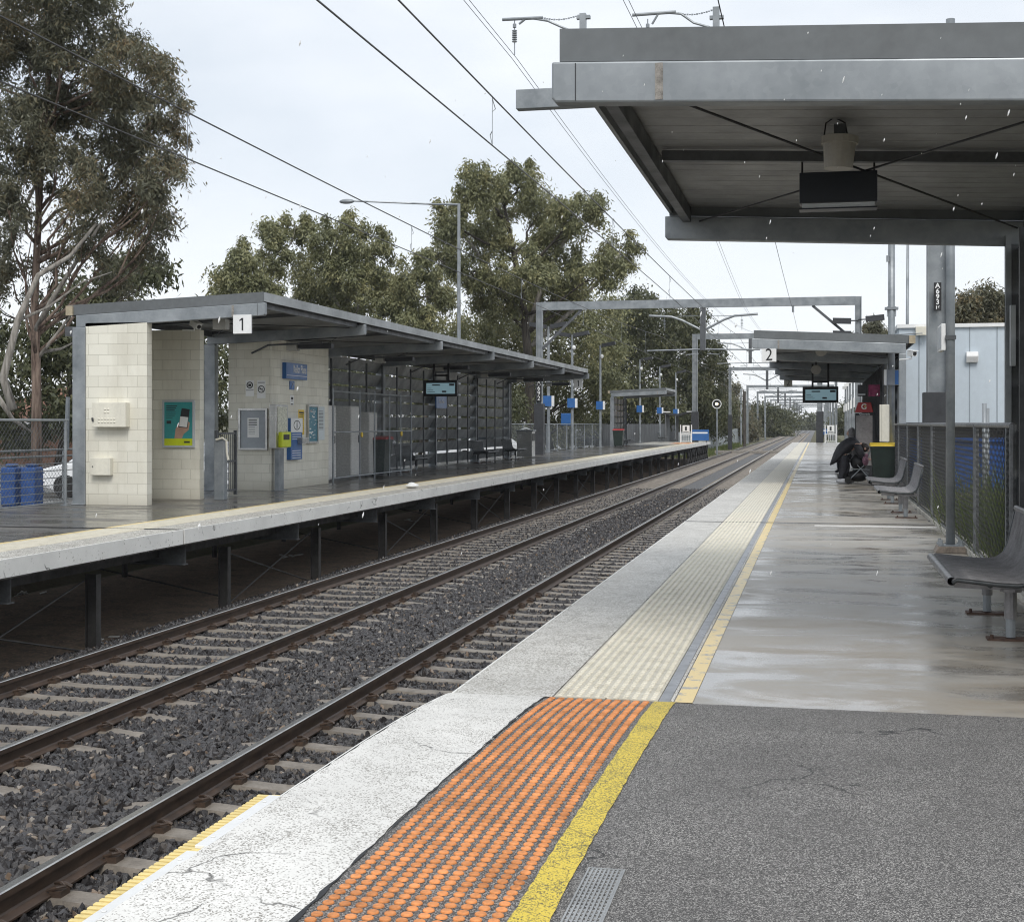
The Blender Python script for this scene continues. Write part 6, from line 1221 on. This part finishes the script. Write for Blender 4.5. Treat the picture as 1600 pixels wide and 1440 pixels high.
m = MB(); m.tube([PD(104, 700, 50), PD(106, 620, 50)], [.09, .07], 8); one(m, 'timber_post', GALV, 'short pale pole behind the mesh fence', 'pole')
r = thing('station_entrance_sign', 'blue square sign on a post behind the platform fence', 'sign', PD(885, 690, 88)); p = PD(885, 655, 88); m = MB(); m.box(p.x - .35, p.x + .35, p.y, p.y + .06, p.z - .38, p.z + .38); m.build('panel', BLUE, r, bevel=.03); m = MB(); m.tube([(p.x, p.y + .08, -.5), (p.x, p.y + .08, p.z)], .05, 8); m.build('post', GALV, r)

m = MB(); rr_ = random.Random(11)
for k in range(150):
    d = rr_.uniform(2.2, 9.0); p = PD(rr_.uniform(-40, 1640), rr_.uniform(-20, 900) if k % 3 else rr_.uniform(100, 400), d); q = p + Vector((-.003, 0, -.011)) * rr_.uniform(.5, 1.2); m.tube([p, p.lerp(q, .5), q], [.0005, rr_.uniform(.0012, .0026), .0005], 5)
tag(m.build('raindrops', WHITE, fix=False), 'scattered falling raindrops', 'rain', kind='stuff')
rl = random.Random(21)
for k, (u, v, lab) in enumerate(((148, 1001, 'scrap of white litter at the foot of the nearest post under the platform'), (42, 932, 'flattened pale rubbish on the soil below the opposite platform edge'), (455, 872, 'pale scrap of litter on the dark soil under the platform'), (640, 815, 'broken pale litter beside a post far under the platform'))):
    p = PZ(u, v, -1.45); m = MB()
    for q in range(5): a = p + Vector((rl.uniform(-.16, .16), rl.uniform(-.2, .2), .02 + .01 * q)); m.bar(a, a + Vector((rl.uniform(-.18, .18), rl.uniform(-.12, .12), rl.uniform(.0, .05))), rl.uniform(.05, .12), .012)
    one(m, 'litter', paint('grubby paper', (.50, .49, .46), .7, 0, .25, 12), lab, 'litter', 'litter under the opposite platform')
# ================================================================== PEOPLE
def skin_body(name, verts, edges, mat, parent, lv=2):
    me = bpy.data.meshes.new(name); o0 = world_loc(parent); me.from_pydata([tuple(Vector(v[0]) - o0) for v in verts], edges, []); me.materials.append(mat); o = bpy.data.objects.new(name, me); C.objects.link(o); o.parent = parent
    o.modifiers.new('skin', 'SKIN')
    for i, v in enumerate(verts): me.skin_vertices[0].data[i].radius = (v[1], v[1] if len(v) < 3 else v[2])
    me.skin_vertices[0].data[0].use_root = True; s = o.modifiers.new('sub', 'SUBSURF'); s.levels = s.render_levels = lv; return o
def loft(pts, name, mat, parent, n=16):
    """closed garment surface through elliptical sections (centre, width vector, depth vector)"""
    m = MB(); vs = []
    for c, a, b in pts:
        for k in range(n): t = 2 * math.pi * k / n; vs.append(Vector(c) + Vector(a) * math.cos(t) + Vector(b) * math.sin(t))
    fs = [(i * n + k, i * n + (k + 1) % n, (i + 1) * n + (k + 1) % n, (i + 1) * n + k) for i in range(len(pts) - 1) for k in range(n)] + [tuple(range(n - 1, -1, -1)), tuple((len(pts) - 1) * n + k for k in range(n))]
    m.add(vs, fs); o = m.build(name, mat, parent, smooth=True); s = o.modifiers.new('sub', 'SUBSURF'); s.levels = s.render_levels = 1; return o
PXx, PYy = .62, 36.6
pr = thing('person', 'person in a long black coat bending forward over a pram', 'person', (PXx, PYy, 0), 'people on the near platform')
def pp(a, b, c): return (PXx + a, PYy + b, c)
vb = [(pp(0, 0, .80), .13), (pp(.16, 0, .95), .13), (pp(.34, 0, 1.02), .14), (pp(.44, 0, .99), .06), (pp(.52, -.01, .93), .085), (pp(.57, -.02, .85), .075),   # pelvis..head
      (pp(-.02, -.09, .78), .095), (pp(.04, -.10, .44), .065), (pp(-.06, -.10, .09), .045), (pp(.07, -.13, .045), .04),
      (pp(0, .09, .78), .095), (pp(.10, .10, .44), .065), (pp(.06, .12, .09), .045), (pp(.19, .09, .045), .04),
      (pp(.36, -.19, .98), .06), (pp(.44, -.22, .70), .045), (pp(.62, -.16, .62), .033), (pp(.68, -.14, .61), .036),
      (pp(.36, .19, .98), .06), (pp(.46, .22, .70), .045), (pp(.64, .14, .62), .033), (pp(.70, .12, .61), .036)]
eb = [(0, 1), (1, 2), (2, 3), (3, 4), (4, 5), (0, 6), (6, 7), (7, 8), (8, 9), (0, 10), (10, 11), (11, 12), (12, 13), (2, 14), (14, 15), (15, 16), (16, 17), (2, 18), (18, 19), (19, 20), (20, 21)]
for s, h in ((-1, 17), (1, 21)):                               # thumb and four fingers of each hand
    bx, by, bz_ = vb[h][0]
    for k, (dx, dy, ln) in enumerate(((.01, -s * .035, .045), (.03, -s * .022, .07), (.035, -s * .004, .078), (.033, s * .014, .072), (.028, s * .030, .056))):
        i0 = len(vb); vb.append(((bx + dx, by + dy, bz_), .009)); vb.append(((bx + dx + ln * .6, by + dy, bz_ - .015), .008)); vb.append(((bx + dx + ln * .8, by + dy, bz_ - .045), .007)); eb += [(h, i0), (i0, i0 + 1), (i0 + 1, i0 + 2)]
skin_body('body', vb, eb, SKIN, pr)
loft([(pp(-.20, 0, .50), (.02, .30, 0), (.17, 0, .10)), (pp(-.13, 0, .66), (.02, .29, 0), (.17, 0, .11)), (pp(-.02, 0, .86), (0, .25, 0), (.16, 0, -.13)), (pp(.15, 0, 1.00), (0, .235, 0), (.06, 0, -.17)), (pp(.32, 0, 1.045), (0, .235, 0), (.02, 0, -.15)), (pp(.42, 0, 1.0), (0, .13, 0), (.04, 0, -.09)), (pp(.45, 0, .985), (0, .09, 0), (.04, 0, -.07))], 'coat', COAT, pr)
for s in (-1, 1): loft([(pp(.33, s * .19, 1.03), (.11, 0, 0), (0, .10, 0)), (pp(.39, s * .22, .86), (.105, 0, .02), (0, .095, 0)), (pp(.45, s * .225, .70), (.09, 0, .06), (0, .09, 0)), (pp(.58, s * .175, .635), (.02, 0, .055), (0, .055, 0)), (pp(.61, s * .16, .625), (.01, 0, .05), (0, .05, 0))], 'sleeve', COAT, pr, 10)
for s, f in ((-1, (-.02, -.09, .80, .04, -.10, .44, -.06, -.10, .10)), (1, (0, .09, .80, .10, .10, .44, .06, .12, .10))): loft([(pp(*f[:3]), (.135, 0, 0), (0, .13, 0)), (pp(*f[3:6]), (.11, 0, 0), (0, .105, 0)), (pp(f[6], f[7], .16), (.072, 0, 0), (0, .07, 0)), (pp(f[6], f[7], .11), (.07, 0, 0), (0, .068, 0))], 'trousers', TROUS, pr, 10)
for (a, b) in ((-.06, -.10), (.06, .12)): m = MB(); m.ball(pp(a + .06, b - .02, .065), .175, .075, .068, 12, 8); m.build('shoe', SHOE, pr, smooth=True)
m = MB(); m.ball(pp(.545, -.012, .91), .105, .098, .11, 14, 10); m.ball(pp(.50, 0, .965), .09, .09, .07, 12, 8); m.build('hair', HAIR, pr, smooth=True)
m = MB(); m.ball(pp(.632, -.02, .845), .018, .014, .022, 8, 6); m.build('nose', SKIN, pr, smooth=True)
for s in (-1, 1):
    m = MB(); m.ball(pp(.545, s * .092 - .012, .885), .03, .012, .036, 8, 6); m.build('ear', SKIN, pr, smooth=True); m = MB(); m.ball(pp(.618, s * .032 - .02, .872), .010, .012, .008, 8, 6); m.build('eye', BLACK, pr, smooth=True)
m = MB(); m.ball(pp(.612, -.02, .800), .012, .026, .007, 8, 6); m.build('mouth', paint('lips', (.32, .13, .11), .5), pr, smooth=True)
# pram
pm = thing('pram', 'black folding pram with a loaded basket beside the bending person', 'pram', (1.05, 36.65, 0)); qx, qy = 1.02, 36.65
m = MB(); m.ball((qx, qy, .55), .22, .24, .22, 12, 8); m.build('seat', BLACK, pm, smooth=True); m = MB(); m.ball((qx - .02, qy, .20), .28, .26, .15, 12, 8); m.build('basket', BLACK, pm, smooth=True)
m = MB()
for s in (-.24, .24): m.tube([(qx - .25, qy + s, .10), (qx + .10, qy + s, .45), (qx + .30, qy + s, .88), (qx + .36, qy + s, .92)], .013, 6); m.tube([(qx + .28, qy + s, .10), (qx - .05, qy + s, .48)], .013, 6)
m.tube([(qx + .36, qy - .24, .92), (qx + .36, qy + .24, .92)], .016, 6); m.tube([(qx - .2, qy - .24, .38), (qx + .25, qy - .24, .36)], .014, 6); m.build('frame', GALV, pm)
for sx in (-.27, .29):
    for sy in (-.26, .26): m = MB(); m.tube([(qx + sx, qy + sy - .02, .09), (qx + sx, qy + sy + .02, .09)], .09, 14); m.build('wheel', TYRE, pm)
m = MB(); m.ball((1.17, 36.35, .60), .08, .09, .14, 10, 8); m.ball((1.19, 36.33, .72), .05, .06, .05, 10, 8); bg_ = one(m, 'patterned_bag', paint('patterned fabric', (.20, .10, .14), .7, 0, .8, 25), 'small patterned bag hanging from the pram', 'bag', smooth=True)
# seated person in grey behind
sx_, sy_ = 1.05, 44.0
sp_ = thing('person', 'person in a grey hooded jacket seated behind the bending person', 'person', (sx_, sy_, 0), 'people on the near platform')
def s3(a, b, c): return (sx_ + a, sy_ + b, c)
vb = [(s3(0, 0, .52), .14), (s3(.0, 0, .78), .13), (s3(-.02, 0, 1.0), .13), (s3(-.03, 0, 1.10), .06), (s3(-.05, 0, 1.22), .09), (s3(-.05, 0, 1.30), .08), (s3(-.08, -.09, .50), .09), (s3(-.45, -.10, .48), .07), (s3(-.42, -.10, .09), .05), (s3(-.54, -.10, .04), .04), (s3(-.08, .09, .50), .09), (s3(-.45, .10, .48), .07), (s3(-.42, .10, .09), .05), (s3(-.54, .10, .04), .04), (s3(-.02, -.19, .98), .06), (s3(-.06, -.22, .72), .048), (s3(-.30, -.14, .60), .036), (s3(-.02, .19, .98), .06), (s3(-.06, .22, .72), .048), (s3(-.30, .14, .60), .036)]
skin_body('body', vb, [(0, 1), (1, 2), (2, 3), (3, 4), (4, 5), (0, 6), (6, 7), (7, 8), (8, 9), (0, 10), (10, 11), (11, 12), (12, 13), (2, 14), (14, 15), (15, 16), (2, 17), (17, 18), (18, 19)], TROUS, sp_)
loft([(s3(0, 0, .50), (0, .22, 0), (.17, 0, 0)), (s3(0, 0, .78), (0, .21, 0), (.165, 0, 0)), (s3(-.02, 0, 1.0), (0, .22, 0), (.14, 0, 0)), (s3(-.03, 0, 1.10), (0, .12, 0), (.11, 0, 0)), (s3(-.04, 0, 1.22), (0, .125, 0), (.135, 0, 0)), (s3(-.04, 0, 1.34), (0, .10, 0), (.11, 0, 0)), (s3(-.03, 0, 1.40), (0, .03, 0), (.04, 0, 0))], 'hooded_jacket', HOOD, sp_)
for s in (-1, 1): loft([(s3(-.02, s * .19, 1.02), (.085, 0, 0), (0, .08, 0)), (s3(-.06, s * .225, .74), (.075, 0, .02), (0, .07, 0)), (s3(-.28, s * .15, .61), (.02, 0, .055), (0, .055, 0))], 'sleeve', HOOD, sp_, 10)
m = MB(); m.ball(s3(-.125, 0, 1.22), .06, .075, .095, 12, 8); m.ball(s3(-.19, 0, 1.215), .014, .013, .02, 8, 6); m.build('face', SKIN, sp_, smooth=True)
c = copy_tree(b0); c.location = (1.12, 44.0, 0); c['label'] = 'grey wire bench carrying the seated person in grey'

# lettering becomes plain mesh
bpy.context.view_layer.update(); dg_ = bpy.context.evaluated_depsgraph_get()
for o in [o for o in bpy.data.objects if o.type == 'FONT']:
    me = bpy.data.meshes.new_from_object(o.evaluated_get(dg_)); n = bpy.data.objects.new('tmp', me); C.objects.link(n); n.parent = o.parent
    n.location = o.location; n.rotation_euler = o.rotation_euler; n.scale = o.scale; nm = o.name; bpy.data.objects.remove(o); n.name = nm; me.name = nm

# pale rainy air over the whole place
m = MB(); m.box(-760, 760, -120, 1580, -4, 32); hz = m.build('haze', BLACK); hm = bpy.data.materials.new('rainy air'); hm.use_nodes = True; hn = hm.node_tree; hn.nodes.clear()
ho = hn.nodes.new('ShaderNodeOutputMaterial'); hv = hn.nodes.new('ShaderNodeVolumePrincipled'); hv.inputs['Color'].default_value = (.90, .93, .97, 1); hv.inputs['Density'].default_value = .00018; hv.inputs['Anisotropy'].default_value = .2
hn.links.new(hv.outputs[0], ho.inputs['Volume']); hz.data.materials.clear(); hz.data.materials.append(hm); tag(hz, 'thin rainy haze', 'haze', kind='stuff')
